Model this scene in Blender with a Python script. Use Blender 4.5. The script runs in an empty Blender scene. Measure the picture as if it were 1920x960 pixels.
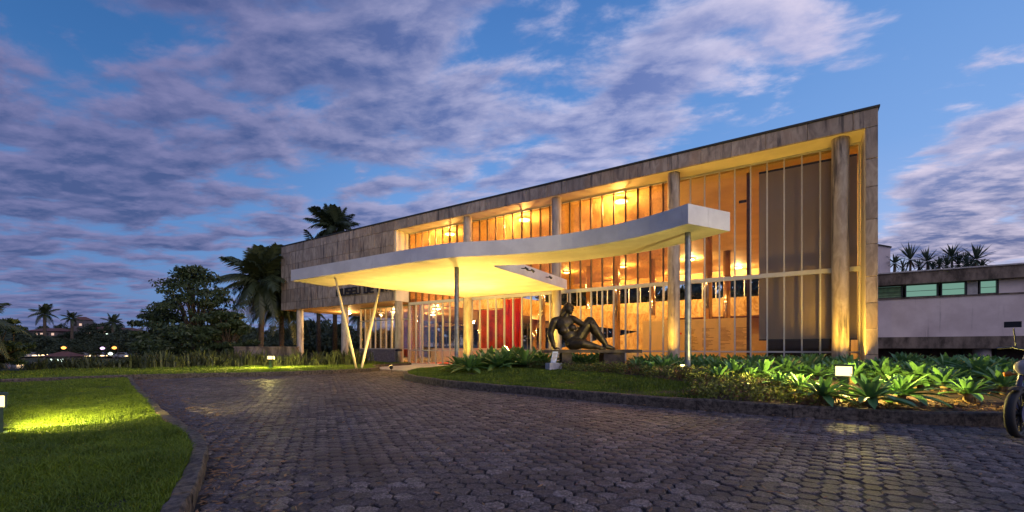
import bpy, bmesh, math, random
import numpy as np
from mathutils import Vector, Matrix
R = math.radians
random.seed(7)
rng = np.random.default_rng(7)
sc = bpy.context.scene
COL = sc.collection

# ---------------------------------------------------------------- camera
YAW = 0.579
cam_d = bpy.data.cameras.new('camera')
cam = bpy.data.objects.new('camera', cam_d)
COL.objects.link(cam)
cam.location = (0, 0, 1.0)
cam.rotation_euler = (R(90), 0, YAW)
cam_d.sensor_width = 36
cam_d.lens = 810 / 1920 * 36
cam_d.shift_y = 172 / 1920
cam_d.clip_start = 0.05
cam_d.clip_end = 3000
sc.camera = cam
sc.view_settings.view_transform = 'Standard'
sc.view_settings.look = 'None'
sc.view_settings.exposure = 0
sc.view_settings.gamma = 1
sc.cycles.use_denoising = True
sc.cycles.max_bounces = 7
sc.cycles.diffuse_bounces = 4
sc.cycles.glossy_bounces = 3
sc.cycles.transparent_max_bounces = 24
sc.cycles.sample_clamp_indirect = 4
sc.cycles.caustics_reflective = False
sc.cycles.caustics_refractive = False

CR = (math.cos(YAW), math.sin(YAW))      # picture right, on the ground
CF = (-math.sin(YAW), math.cos(YAW))     # picture depth, on the ground


def cw(x, d, z):
    """x metres to the right of and d metres ahead of the view point -> world"""
    return Vector((CR[0] * x + CF[0] * d, CR[1] * x + CF[1] * d, z))


# ---------------------------------------------------------------- node helper
class NT:
    def __init__(s, tree):
        s.t = tree; s.n = tree.nodes; s.l = tree.links

    def new(s, typ, ins=None, **kw):
        n = s.n.new(typ)
        for k, v in kw.items():
            setattr(n, k, v)
        for k, v in (ins or {}).items():
            s.put(n.inputs[k], v)
        return n

    def put(s, sock, v):
        if isinstance(v, bpy.types.NodeSocket):
            s.l.new(v, sock)
        elif isinstance(v, (tuple, list)) and len(v) == 3 and sock.type == 'RGBA':
            sock.default_value = (*v, 1)
        else:
            sock.default_value = v

    def m(s, op, a, b=None, c=None, clamp=False):
        n = s.n.new('ShaderNodeMath'); n.operation = op; n.use_clamp = clamp
        s.put(n.inputs[0], a)
        if b is not None: s.put(n.inputs[1], b)
        if c is not None: s.put(n.inputs[2], c)
        return n.outputs[0]

    def vm(s, op, a, b=None, out=0):
        n = s.n.new('ShaderNodeVectorMath'); n.operation = op
        s.put(n.inputs[0], a)
        if b is not None: s.put(n.inputs[1], b)
        return n.outputs[out]

    def mix(s, f, a, b, blend='MIX'):
        n = s.n.new('ShaderNodeMix'); n.data_type = 'RGBA'; n.blend_type = blend
        s.put(n.inputs[0], f); s.put(n.inputs[6], a); s.put(n.inputs[7], b)
        return n.outputs[2]

    def ramp(s, f, pts, interp='LINEAR'):
        n = s.n.new('ShaderNodeValToRGB'); cr = n.color_ramp; cr.interpolation = interp
        while len(cr.elements) < len(pts): cr.elements.new(0.5)
        for e, (p, c) in zip(cr.elements, pts):
            e.position = p
            e.color = (*c, 1) if isinstance(c, (tuple, list)) else (c, c, c, 1)
        s.put(n.inputs[0], f)
        return n.outputs[0]

    def noise(s, vec, scale, detail=4, rough=0.55, dist=0, out=0):
        n = s.new('ShaderNodeTexNoise', {'Scale': scale, 'Detail': detail, 'Roughness': rough, 'Distortion': dist})
        if vec is not None: s.put(n.inputs['Vector'], vec)
        return n.outputs[out]

    def sstep(s, x, a, b, o0=0.0, o1=1.0):
        n = s.new('ShaderNodeMapRange', interpolation_type='SMOOTHSTEP')
        s.put(n.inputs[0], x); s.put(n.inputs[1], a); s.put(n.inputs[2], b)
        s.put(n.inputs[3], o0); s.put(n.inputs[4], o1)
        return n.outputs[0]


def lin(r, g, b):
    return tuple(((v / 255) / 12.92 if v / 255 <= 0.04045 else ((v / 255 + 0.055) / 1.055) ** 2.4) for v in (r, g, b))


# ---------------------------------------------------------------- world: dusk sky with broken cloud
def pxdir(px, py):
    v = Vector(cw((px - 960) / 810, 1, (652 - py) / 810)); return v.normalized()


W = bpy.data.worlds.new('World'); sc.world = W; W.use_nodes = True
w = NT(W.node_tree)
for n in list(w.n): w.n.remove(n)
tc = w.new('ShaderNodeTexCoord')
D = tc.outputs['Generated']
sep = w.new('ShaderNodeSeparateXYZ', {0: D})
dx, dy, dz = sep.outputs
hlen = w.m('SQRT', w.m('ADD', w.m('MULTIPLY', dx, dx), w.m('MULTIPLY', dy, dy)))
hlen = w.m('MAXIMUM', hlen, 0.02)
side = w.m('DIVIDE', w.m('ADD', w.m('MULTIPLY', dx, CR[0]), w.m('MULTIPLY', dy, CR[1])), hlen)   # -1 left .. +1 right
elev = w.m('MAXIMUM', dz, 0.0)
tE = w.m('POWER', elev, 0.75)
left_sky = w.ramp(tE, [(0, lin(74, 100, 150)), (0.17, lin(98, 134, 188)), (0.34, lin(88, 134, 194)), (0.55, lin(60, 110, 172)), (0.75, lin(44, 88, 148))])
mid_sky = w.ramp(tE, [(0, lin(150, 176, 222)), (0.2, lin(138, 178, 232)), (0.40, lin(116, 162, 224)), (0.6, lin(84, 136, 204)), (0.8, lin(56, 104, 172))])
right_sky = w.ramp(tE, [(0, lin(226, 208, 220)), (0.14, lin(206, 202, 228)), (0.28, lin(160, 186, 234)), (0.45, lin(124, 166, 226)), (0.62, lin(104, 150, 214)), (0.8, lin(70, 118, 186))])
base = w.mix(w.sstep(side, -0.75, -0.05), left_sky, mid_sky)
base = w.mix(w.sstep(side, 0.1, 0.8), base, right_sky)
nis = w.new('ShaderNodeTexSky', sky_type='NISHITA', sun_disc=False, sun_elevation=R(2.0), sun_rotation=R(118), altitude=800)
nisc = w.mix(1.0, nis.outputs[0], (0.05, 0.05, 0.05), 'MULTIPLY')
base = w.mix(0.08, base, nisc)
# cloud layer on a plane overhead
den = w.m('ADD', w.m('MAXIMUM', dz, 0.0), 0.10)
P = w.new('ShaderNodeCombineXYZ', {0: w.m('DIVIDE', dx, den), 1: w.m('DIVIDE', dy, den), 2: 0.0}).outputs[0]
# rotate so that the cloud streets run with the wind
rotn = w.new('ShaderNodeVectorRotate', rotation_type='Z_AXIS'); w.put(rotn.inputs['Vector'], P); rotn.inputs['Angle'].default_value = R(-22)
Pst = w.vm('MULTIPLY', rotn.outputs[0], (1.0, 1.5, 1.0))


def cloud_density(vec):
    big = w.noise(vec, 0.9, 2, 0.5, 0.2)
    fine = w.noise(vec, 2.7, 10, 0.58, 0.2)
    return w.m('ADD', w.m('MULTIPLY', big, 0.40), w.m('MULTIPLY', fine, 0.60))


OFF = w.vm('ADD', Pst, (3.7, 1.3, 0.0))
d0 = cloud_density(OFF)
d1 = cloud_density(w.vm('ADD', OFF, (0.055, -0.045, 0.0)))
# where the cover is thick and where it opens
cover = w.sstep(side, -0.5, 0.5, 0.060, -0.024)
for (px, py, k, amp) in ((1130, 240, 90, 0.09), (960, 220, 80, 0.06), (1540, 110, 300, 0.06), (1690, 60, 300, 0.05), (1560, 300, 60, -0.06), (1235, 90, 300, 0.10), (1400, 60, 140, 0.14), (1250, 220, 160, 0.07), (1080, 200, 120, 0.05), (1560, 30, 200, 0.06), (300, 60, 30, 0.04), (640, 90, 40, 0.05), (940, 40, 200, -0.05),
                         (1850, 300, 160, 0.10), (1760, 400, 130, 0.13), (1690, 400, 300, 0.07), (1870, 400, 200, 0.08), (1500, 240, 18, -0.08), (1700, 180, 40, -0.05), (1600, 200, 400, 0.07), (1800, 110, 400, 0.07), (1480, 20, 200, 0.06),
                         (60, 300, 60, 0.06), (560, 330, 60, -0.05), (430, 560, 60, -0.05), (690, 390, 80, 0.05), (1040, 130, 160, -0.08), (1330, 190, 120, -0.07),
                         (700, 230, 80, 0.04), (180, 150, 120, -0.05), (830, 380, 100, 0.03), (1210, 220, 300, 0.05), (50, 30, 80, -0.06), (1180, 20, 250, -0.06)):
    c = pxdir(px, py)
    dt = w.vm('DOT_PRODUCT', D, tuple(c), out=1)
    g = w.m('EXPONENT', w.m('MULTIPLY', w.m('SUBTRACT', dt, 1.0), float(k)))
    cover = w.m('ADD', cover, w.m('MULTIPLY', g, amp))
dd0 = w.m('ADD', d0, cover)
dd1 = w.m('ADD', d1, cover)
mask = w.sstep(dd0, 0.47, 0.585)
lit = w.m('SUBTRACT', dd0, dd1)
edge = w.sstep(dd0, 0.66, 0.50)
litf = w.m('ADD', w.m('MULTIPLY', w.sstep(lit, -0.07, 0.09), 0.62), w.m('MULTIPLY', edge, 0.42))
puff = w.noise(w.vm('ADD', OFF, (9.0, 2.0, 0.0)), 5.5, 6, 0.6, 0.3)
litf = w.m('ADD', litf, w.m('MULTIPLY', w.m('SUBTRACT', puff, 0.5), 1.1))
litf = w.m('SUBTRACT', litf, 0.05, clamp=True)
darkL = w.mix(w.sstep(elev, 0.0, 0.6), lin(70, 84, 128), lin(72, 88, 138))
darkM = w.mix(w.sstep(elev, 0.1, 0.6), lin(124, 138, 190), lin(96, 114, 170))
darkR = w.mix(w.sstep(elev, 0.05, 0.45), lin(74, 82, 126), lin(140, 154, 204))
dark = w.mix(w.sstep(side, -0.6, 0.15), darkL, darkM)
dark = w.mix(w.sstep(side, 0.2, 0.7), dark, darkR)
bright = w.mix(w.sstep(side, -0.7, 0.2), lin(132, 130, 172), lin(200, 198, 226))
bright = w.mix(w.sstep(side, 0.25, 0.75), bright, lin(226, 212, 228))
cloudc = w.mix(litf, dark, bright)
fade = w.sstep(elev, 0.0, 0.06, 0.55, 0.93)
skyc = w.mix(w.m('MULTIPLY', mask, fade), base, cloudc)
under = w.mix(w.sstep(dz, -0.02, 0.0), lin(40, 44, 58), skyc)
bg = w.new('ShaderNodeBackground', {'Color': under, 'Strength': 1.12})
wo = w.new('ShaderNodeOutputWorld'); w.l.new(bg.outputs[0], wo.inputs[0])

# last glow of the set sun, low on the right
sl = bpy.data.lights.new('sun', 'SUN'); sl.energy = 1.15; sl.angle = R(40); sl.color = (1.0, 0.78, 0.74)
so = bpy.data.objects.new('sun', sl); COL.objects.link(so)
so.rotation_euler = Vector((-0.9, 0.35, -0.35)).to_track_quat('-Z', 'Y').to_euler()
so.location = (20, -10, 30)


# ---------------------------------------------------------------- materials
def mat(name, build):
    m = bpy.data.materials.new(name); m.use_nodes = True
    t = NT(m.node_tree)
    for n in list(t.n): t.n.remove(n)
    out = t.new('ShaderNodeOutputMaterial')
    sh = build(t)
    t.l.new(sh, out.inputs[0])
    return m


def bsdf(t, col, rough=0.6, metal=0.0, bump=None, bstr=0.3, bdist=0.02, spec=0.5, **kw):
    n = t.new('ShaderNodeBsdfPrincipled', {'Base Color': col, 'Roughness': rough, 'Metallic': metal, 'Specular IOR Level': spec})
    for k, v in kw.items(): t.put(n.inputs[k], v)
    if bump is not None:
        b = t.new('ShaderNodeBump', {'Strength': bstr, 'Distance': bdist, 'Height': bump})
        t.l.new(b.outputs[0], n.inputs['Normal'])
    return n.outputs[0]


def pos(t):
    return t.new('ShaderNodeNewGeometry').outputs['Position']


def rnd(t):
    return t.new('ShaderNodeObjectInfo').outputs['Random']


def simple(name, col, rough=0.6, metal=0.0, var=0.25, scale=6.0, bump=0.15, spec=0.5):
    def b(t):
        p = pos(t)
        n = t.noise(p, scale, 6, 0.6)
        c = t.mix(t.sstep(n, 0.3, 0.7), tuple(v * (1 - var) for v in col), tuple(min(1, v * (1 + var)) for v in col))
        return bsdf(t, c, rough, metal, t.noise(p, scale * 6, 4), bump, 0.01, spec)
    return mat(name, b)


def b_travertine(t, c0=(0.45, 0.38, 0.30), c1=(0.26, 0.21, 0.165), warm=(0.42, 0.27, 0.16)):
    p = pos(t)
    r = rnd(t)
    ps = t.vm('ADD', t.vm('MULTIPLY', p, (1.0, 1.0, 0.35)), t.new('ShaderNodeCombineXYZ', {0: t.m('MULTIPLY', r, 40.0), 1: 0.0, 2: t.m('MULTIPLY', r, 17.0)}).outputs[0])
    vein = t.noise(ps, 3.5, 8, 0.62, 1.2)
    c = t.mix(t.sstep(vein, 0.35, 0.68), c1, c0)
    c = t.mix(t.m('MULTIPLY', t.sstep(t.noise(ps, 1.3, 3), 0.5, 0.75), 0.5), c, warm)
    c = t.mix(1.0, c, t.ramp(r, [(0, 0.74), (1, 1.08)]), 'MULTIPLY')
    # black rain streaks running down the stone
    drip = t.noise(t.vm('MULTIPLY', p, (2.6, 2.6, 0.22)), 1.6, 6, 0.62)
    c = t.mix(t.m('MULTIPLY', t.sstep(drip, 0.53, 0.68), 0.85), c, (0.035, 0.03, 0.03))
    b = t.noise(t.vm('MULTIPLY', p, (1, 1, 0.5)), 22, 6)
    return bsdf(t, c, 0.55, 0, b, 0.25, 0.01)


M = {}
M['stone'] = mat('travertine', b_travertine)
M['colstone'] = mat('column_travertine', lambda t: b_travertine(t, (0.55, 0.48, 0.38), (0.36, 0.30, 0.23), (0.48, 0.36, 0.23)))
M['joint'] = simple('joint_mortar', (0.05, 0.045, 0.04), 0.9)


def b_white(t):
    p = pos(t)
    n = t.noise(p, 1.1, 7, 0.62)
    c = t.mix(t.sstep(n, 0.36, 0.70), (0.60, 0.58, 0.57), (0.76, 0.74, 0.72))
    st = t.noise(t.vm('MULTIPLY', p, (3.2, 3.2, 0.35)), 1.7, 6, 0.65)
    c = t.mix(t.m('MULTIPLY', t.sstep(st, 0.60, 0.78), 0.45), c, (0.20, 0.18, 0.17))
    return bsdf(t, c, 0.6, 0, t.noise(p, 30, 5), 0.12, 0.006)


M['white'] = mat('weathered_white_paint', b_white)


def b_wingwhite(t):
    p = pos(t)
    n = t.noise(p, 0.8, 7, 0.65)
    c = t.mix(t.sstep(n, 0.3, 0.7), (0.56, 0.47, 0.47), (0.72, 0.63, 0.63))
    st = t.noise(t.vm('MULTIPLY', p, (2.4, 2.4, 0.16)), 1.9, 7, 0.7)
    c = t.mix(t.m('MULTIPLY', t.sstep(st, 0.55, 0.75), 0.7), c, (0.13, 0.11, 0.11))
    return bsdf(t, c, 0.7, 0, t.noise(p, 25, 5), 0.15, 0.006)


M['wingwhite'] = mat('stained_white_render', b_wingwhite)


def b_conc(t):
    p = pos(t)
    n = t.noise(t.vm('MULTIPLY', p, (1, 1, 0.4)), 2.2, 8, 0.68)
    c = t.mix(t.sstep(n, 0.34, 0.66), (0.055, 0.042, 0.034), (0.24, 0.19, 0.155))
    return bsdf(t, c, 0.85, 0, t.noise(p, 18, 6), 0.35, 0.012)


M['concrete'] = mat('dirty_concrete', b_conc)
M['cream'] = simple('cream_plaster', (0.72, 0.66, 0.52), 0.6, 0, 0.07, 1.5, 0.05)
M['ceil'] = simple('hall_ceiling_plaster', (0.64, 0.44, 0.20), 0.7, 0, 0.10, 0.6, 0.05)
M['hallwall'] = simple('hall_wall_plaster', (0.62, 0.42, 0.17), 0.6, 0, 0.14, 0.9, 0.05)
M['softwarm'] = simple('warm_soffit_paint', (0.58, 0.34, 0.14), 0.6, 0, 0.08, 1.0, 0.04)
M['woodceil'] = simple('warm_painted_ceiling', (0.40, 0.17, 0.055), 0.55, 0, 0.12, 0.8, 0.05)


def b_onyx(t):
    p = pos(t)
    n = t.noise(t.vm('MULTIPLY', p, (1.2, 1.2, 0.8)), 1.6, 9, 0.7, 1.6)
    c = t.mix(t.sstep(n, 0.35, 0.65), (0.48, 0.24, 0.05), (0.85, 0.60, 0.22))
    return bsdf(t, c, 0.25)


M['onyx'] = mat('onyx_cladding', b_onyx)
M['chrome'] = simple('polished_steel', (0.55, 0.42, 0.30), 0.16, 1.0, 0.1, 3, 0.02)
M['mullion'] = simple('aged_aluminium', (0.50, 0.50, 0.46), 0.5, 0.1, 0.06, 9, 0.05)
M['darkmullion'] = simple('silhouette_window_bar', (0.085, 0.055, 0.03), 0.5, 0.2)  # upper bars: their backlit silhouette tone is put into the colour
M['darkmetal'] = simple('dark_metal', (0.035, 0.035, 0.037), 0.5, 0.4)
M['steelpost'] = simple('grey_steel_post', (0.20, 0.21, 0.23), 0.38, 0.6, 0.25, 8, 0.05)
M['roofedge'] = simple('dark_roof_flashing', (0.03, 0.034, 0.034), 0.6)
M['floor'] = simple('polished_floor', (0.34, 0.22, 0.12), 0.18, 0, 0.2, 1.2, 0.02)
M['redcarpet'] = simple('red_carpet', (0.45, 0.03, 0.015), 0.9, 0, 0.25, 12, 0.2)
M['offwhite'] = simple('offwhite_panel', (0.74, 0.66, 0.54), 0.55, 0, 0.06, 2, 0.03)
def b_blind(t):
    p = pos(t)
    n = t.noise(p, 0.6, 4)
    c = t.mix(n, (0.42, 0.35, 0.30), (0.50, 0.42, 0.36))
    df = bsdf(t, c, 0.9)
    tl = t.new('ShaderNodeBsdfTranslucent', {'Color': (0.42, 0.34, 0.27)})
    return t.new('ShaderNodeMixShader', {0: 0.22, 1: df, 2: tl.outputs[0]}).outputs[0]


M['blind'] = mat('grey_screen_fabric', b_blind)
M['dark'] = simple('near_black_paint', (0.018, 0.016, 0.015), 0.6)  # plain near-black base colour of lids, trousers, mirrors and dark walls
M['brownwood'] = simple('brown_wood', (0.11, 0.045, 0.02), 0.5, 0, 0.3, 7, 0.1)


def b_cobogo(t):
    p = pos(t)
    v = t.new('ShaderNodeTexVoronoi', {'Vector': p, 'Scale': 9.0})
    c = t.mix(t.sstep(v.outputs['Distance'], 0.1, 0.55), (0.30, 0.29, 0.29), (0.12, 0.115, 0.12))
    return bsdf(t, c, 0.8, 0, v.outputs['Distance'], 0.5, 0.02)


M['cobogo'] = mat('patterned_tile', b_cobogo)


def b_red(t):
    p = pos(t)
    n = t.noise(t.vm('MULTIPLY', p, (2.2, 2.2, 0.5)), 2.2, 7, 0.65, 1.2)
    c = t.ramp(n, [(0.28, (0.14, 0.0, 0.003)), (0.45, (0.42, 0.003, 0.006)), (0.62, (0.56, 0.006, 0.008)), (0.68, (0.60, 0.24, 0.06)), (0.72, (0.42, 0.005, 0.008))])
    return bsdf(t, c, 0.6)


M['redcloth'] = mat('red_painted_cloth', b_red)
M['darkredcloth'] = simple('dark_red_cloth', (0.24, 0.012, 0.012), 0.8, 0, 0.4, 1.5)


def b_glass(t):
    tr = t.new('ShaderNodeBsdfTransparent', {'Color': (0.93, 0.92, 0.90)})
    gl = t.new('ShaderNodeBsdfGlossy', {'Color': (1, 1, 1), 'Roughness': 0.02})
    fr = t.new('ShaderNodeFresnel', {'IOR': 1.45})
    dirt = t.noise(t.vm('MULTIPLY', pos(t), (2.5, 2.5, 0.6)), 2.0, 6, 0.7)
    df = t.new('ShaderNodeBsdfDiffuse', {'Color': (0.55, 0.42, 0.26)})
    m1 = t.new('ShaderNodeMixShader', {0: t.m('MULTIPLY', fr.outputs[0], 0.4), 1: tr.outputs[0], 2: gl.outputs[0]})
    m2 = t.new('ShaderNodeMixShader', {0: t.m('MULTIPLY', t.sstep(dirt, 0.5, 0.8), 0.035), 1: m1.outputs[0], 2: df.outputs[0]})
    return m2.outputs[0]


M['glass'] = mat('window_glass', b_glass)


def b_frost(t):
    p = pos(t)
    n = t.noise(t.vm('MULTIPLY', p, (1.2, 1.2, 1.0)), 1.4, 6, 0.7, 0.5)
    c = t.mix(t.sstep(n, 0.35, 0.68), (0.30, 0.17, 0.055), (0.48, 0.29, 0.11))
    tr = t.new('ShaderNodeBsdfTransparent', {'Color': (0.86, 0.74, 0.56)})
    tl = t.new('ShaderNodeBsdfTranslucent', {'Color': c})
    gl = t.new('ShaderNodeBsdfGlossy', {'Color': (1, 1, 1), 'Roughness': 0.05})
    m1 = t.new('ShaderNodeMixShader', {0: t.sstep(n, 0.3, 0.7, 0.10, 0.42), 1: tr.outputs[0], 2: tl.outputs[0]})
    m2 = t.new('ShaderNodeMixShader', {0: 0.04, 1: m1.outputs[0], 2: gl.outputs[0]})
    return m2.outputs[0]


M['frost'] = mat('misted_window_glass', b_frost)


def emit(name, col, s):
    def b(t):
        return t.new('ShaderNodeEmission', {'Color': col, 'Strength': s}).outputs[0]
    return mat(name, b)


M['lamp'] = emit('warm_lamp_glow', (1.0, 0.70, 0.32), 30)
M['bollardglow'] = emit('bollard_glow', (1.0, 0.74, 0.34), 2.6)
M['uplens'] = emit('uplight_lens', (1.0, 0.72, 0.22), 8)
M['streetorange'] = emit('sodium_street_glow', (1.0, 0.36, 0.07), 4.0)
M['streetwhite'] = emit('white_street_glow', (0.8, 1.0, 0.85), 2.5)
M['streetviolet'] = emit('violet_lamp_glow', (0.9, 0.6, 1.0), 2.5)
M['headlight'] = emit('headlight_glow', (1.0, 0.66, 0.32), 5)
M['housewin'] = emit('lit_house_window', (1.0, 0.66, 0.52), 0.9)
M['greenwin'] = emit('green_fluorescent_window', (0.42, 0.82, 0.66), 0.40)
M['tube'] = emit('fluorescent_tube', (0.75, 1.0, 0.9), 3.0)


def b_bronze(t):
    p = pos(t)
    n = t.noise(p, 5, 6, 0.6)
    c = t.mix(t.sstep(n, 0.35, 0.7), (0.026, 0.020, 0.013), (0.075, 0.056, 0.034))
    return bsdf(t, c, t.sstep(t.noise(p, 9, 4), 0.3, 0.7, 0.32, 0.58), 0.6, t.noise(p, 40, 4), 0.12, 0.004)


M['bronze'] = mat('dark_bronze', b_bronze)
M['hairbronze'] = simple('hair_bronze', (0.055, 0.04, 0.025), 0.4, 0.75, 0.4, 14, 0.5)
M['benchstone'] = simple('mossy_bench_stone', (0.060, 0.045, 0.032), 0.8, 0, 0.5, 5, 0.5)
M['plaque'] = simple('pale_blue_plaque', (0.42, 0.48, 0.60), 0.4)
M['plaquestone'] = simple('pale_concrete_block', (0.42, 0.41, 0.42), 0.8, 0, 0.2, 6, 0.4)
M['soil'] = simple('dark_red_soil', (0.055, 0.028, 0.016), 0.95, 0, 0.5, 9, 0.6)
M['terrain'] = simple('dark_ground', (0.022, 0.03, 0.014), 0.95, 0, 0.4, 0.6, 0.3)
M['lawn'] = simple('lawn_ground', (0.014, 0.022, 0.005), 0.95, 0, 0.4, 3, 0.4)
M['path'] = simple('pale_walk_concrete', (0.58, 0.54, 0.44), 0.8, 0, 0.2, 4, 0.3)
M['sub'] = simple('dark_sand_joint', (0.020, 0.017, 0.016), 0.95, 0, 0.5, 14, 0.4)


def leafmat(name, c0, c1, rough=0.5, transl=0.25, scale=3.0):
    def b(t):
        p = pos(t)
        r = t.new('ShaderNodeNewGeometry').outputs['Random Per Island']
        n = t.noise(p, scale, 3)
        f = t.m('ADD', t.m('MULTIPLY', r, 0.6), t.m('MULTIPLY', t.sstep(n, 0.3, 0.7), 0.4))
        c = t.mix(f, c0, c1)
        s = bsdf(t, c, rough, 0)
        tl = t.new('ShaderNodeBsdfTranslucent', {'Color': c})
        return t.new('ShaderNodeMixShader', {0: transl, 1: s, 2: tl.outputs[0]}).outputs[0]
    return mat(name, b)


M['grass'] = leafmat('grass_blades', (0.030, 0.066, 0.005), (0.165, 0.245, 0.014), 0.6, 0.3, 1.6)
M['agave'] = leafmat('agave_leaf', (0.060, 0.150, 0.045), (0.130, 0.270, 0.080), 0.42, 0.22, 5)
M['agavedry'] = simple('dry_agave_base', (0.16, 0.10, 0.045), 0.85, 0, 0.3, 8)
M['cover'] = leafmat('ground_cover_leaf', (0.080, 0.100, 0.016), (0.190, 0.230, 0.045), 0.55, 0.3, 2.2)
M['coverred'] = leafmat('reddish_cover_leaf', (0.10, 0.045, 0.030), (0.15, 0.10, 0.04), 0.55, 0.3, 2.2)
M['reed'] = leafmat('reed_blade', (0.040, 0.056, 0.020), (0.10, 0.12, 0.045), 0.6, 0.3, 2)
M['tree'] = leafmat('tree_leaf', (0.026, 0.048, 0.018), (0.062, 0.095, 0.034), 0.55, 0.2, 0.9)
M['fartree'] = leafmat('far_tree_leaf', (0.014, 0.026, 0.012), (0.035, 0.052, 0.022), 0.7, 0.1, 0.3)
M['palm'] = leafmat('palm_leaflet', (0.026, 0.042, 0.018), (0.060, 0.080, 0.032), 0.5, 0.2, 0.9)
M['yucca'] = leafmat('yucca_leaf', (0.03, 0.05, 0.03), (0.06, 0.09, 0.05), 0.5, 0.15, 1)
M['bark'] = simple('bark', (0.07, 0.052, 0.036), 0.9, 0, 0.4, 6, 0.6)
M['deadleaf'] = leafmat('dead_leaf', (0.13, 0.06, 0.025), (0.30, 0.17, 0.075), 0.8, 0.1, 8)


def b_paver(t):
    a = t.new('ShaderNodeAttribute', attribute_name='tone').outputs['Fac']
    p = pos(t)
    n = t.noise(p, 48, 7, 0.74)
    c = t.ramp(a, [(0, (0.066, 0.056, 0.060)), (0.5, (0.118, 0.100, 0.102)), (0.82, (0.165, 0.140, 0.138)), (1, (0.23, 0.19, 0.17))])
    c = t.mix(1.0, c, t.ramp(n, [(0.36, 0.15), (0.5, 0.85), (0.62, 1.9)]), 'MULTIPLY')
    big = t.noise(p, 0.7, 5, 0.6)
    c = t.mix(t.m('MULTIPLY', t.sstep(big, 0.48, 0.70), 0.55), c, (0.075, 0.052, 0.040))
    oil = t.noise(p, 0.33, 6, 0.62, 0.6)
    c = t.mix(t.m('MULTIPLY', t.sstep(oil, 0.54, 0.70), 0.55), c, (0.030, 0.026, 0.027))
    sp = t.noise(p, 190, 3, 0.7)
    c = t.mix(t.sstep(sp, 0.64, 0.76), c, (0.16, 0.145, 0.14))
    return bsdf(t, c, t.sstep(n, 0.3, 0.75, 0.50, 0.80), 0, t.noise(p, 75, 6, 0.7), 1.0, 0.010, 0.16)


M['paver'] = mat('worn_concrete_paver', b_paver)


def b_kerb(t):
    p = pos(t)
    n = t.noise(p, 16, 8, 0.72)
    c = t.mix(t.sstep(n, 0.36, 0.64), (0.016, 0.012, 0.011), (0.13, 0.105, 0.085))
    c = t.mix(t.m('MULTIPLY', t.sstep(t.noise(p, 1.5, 4), 0.5, 0.7), 0.6), c, (0.045, 0.034, 0.026))
    return bsdf(t, c, 0.85, 0, n, 0.7, 0.02)


M['kerb'] = mat('pitted_kerb_concrete', b_kerb)


def b_water(t):
    p = pos(t)
    n = t.noise(t.vm('MULTIPLY', p, (1, 1, 1)), 0.9, 3)
    return bsdf(t, (0.006, 0.009, 0.013), 0.06, 0, n, 0.05, 0.05)


M['water'] = mat('lake_water', b_water)
M['greenmetal'] = simple('dark_green_metal', (0.022, 0.05, 0.032), 0.5, 0.2)
M['rubber'] = simple('tyre_rubber', (0.012, 0.012, 0.012), 0.7)
M['bikeblue'] = simple('blue_grey_fork_metal', (0.13, 0.14, 0.24), 0.4, 0.3)
M['bikebody'] = simple('black_motorcycle_paint', (0.010, 0.011, 0.014), 0.4)
M['amber'] = simple('amber_lens', (0.75, 0.22, 0.02), 0.25)
M['clear'] = simple('headlamp_lens', (0.45, 0.42, 0.42), 0.1)
M['binsteel'] = simple('brushed_bin_steel', (0.38, 0.34, 0.29), 0.35, 0.8)
M['letter'] = simple('black_letter_metal', (0.015, 0.013, 0.013), 0.5)
M['warmboard'] = simple('warm_board', (0.78, 0.52, 0.20), 0.6, 0, 0.08, 1.5, 0.03)
M['ink'] = simple('grey_print', (0.26, 0.14, 0.05), 0.7)
M['inkred'] = simple('red_print', (0.5, 0.06, 0.02), 0.7)
M['rooftile'] = simple('red_roof_tile', (0.12, 0.045, 0.034), 0.8, 0, 0.3, 2)
M['housewall'] = simple('pale_house_wall', (0.10, 0.085, 0.09), 0.8)
M['carpaint'] = simple('silver_car_paint', (0.30, 0.31, 0.34), 0.3, 0.4)
M['skin'] = simple('person_skin', (0.35, 0.20, 0.13), 0.6)
M['clothred'] = simple('dark_red_shirt', (0.16, 0.02, 0.015), 0.8)
M['clothwhite'] = simple('white_shirt', (0.7, 0.66, 0.6), 0.8)
M['hair'] = simple('dark_hair', (0.015, 0.01, 0.008), 0.6)


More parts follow.
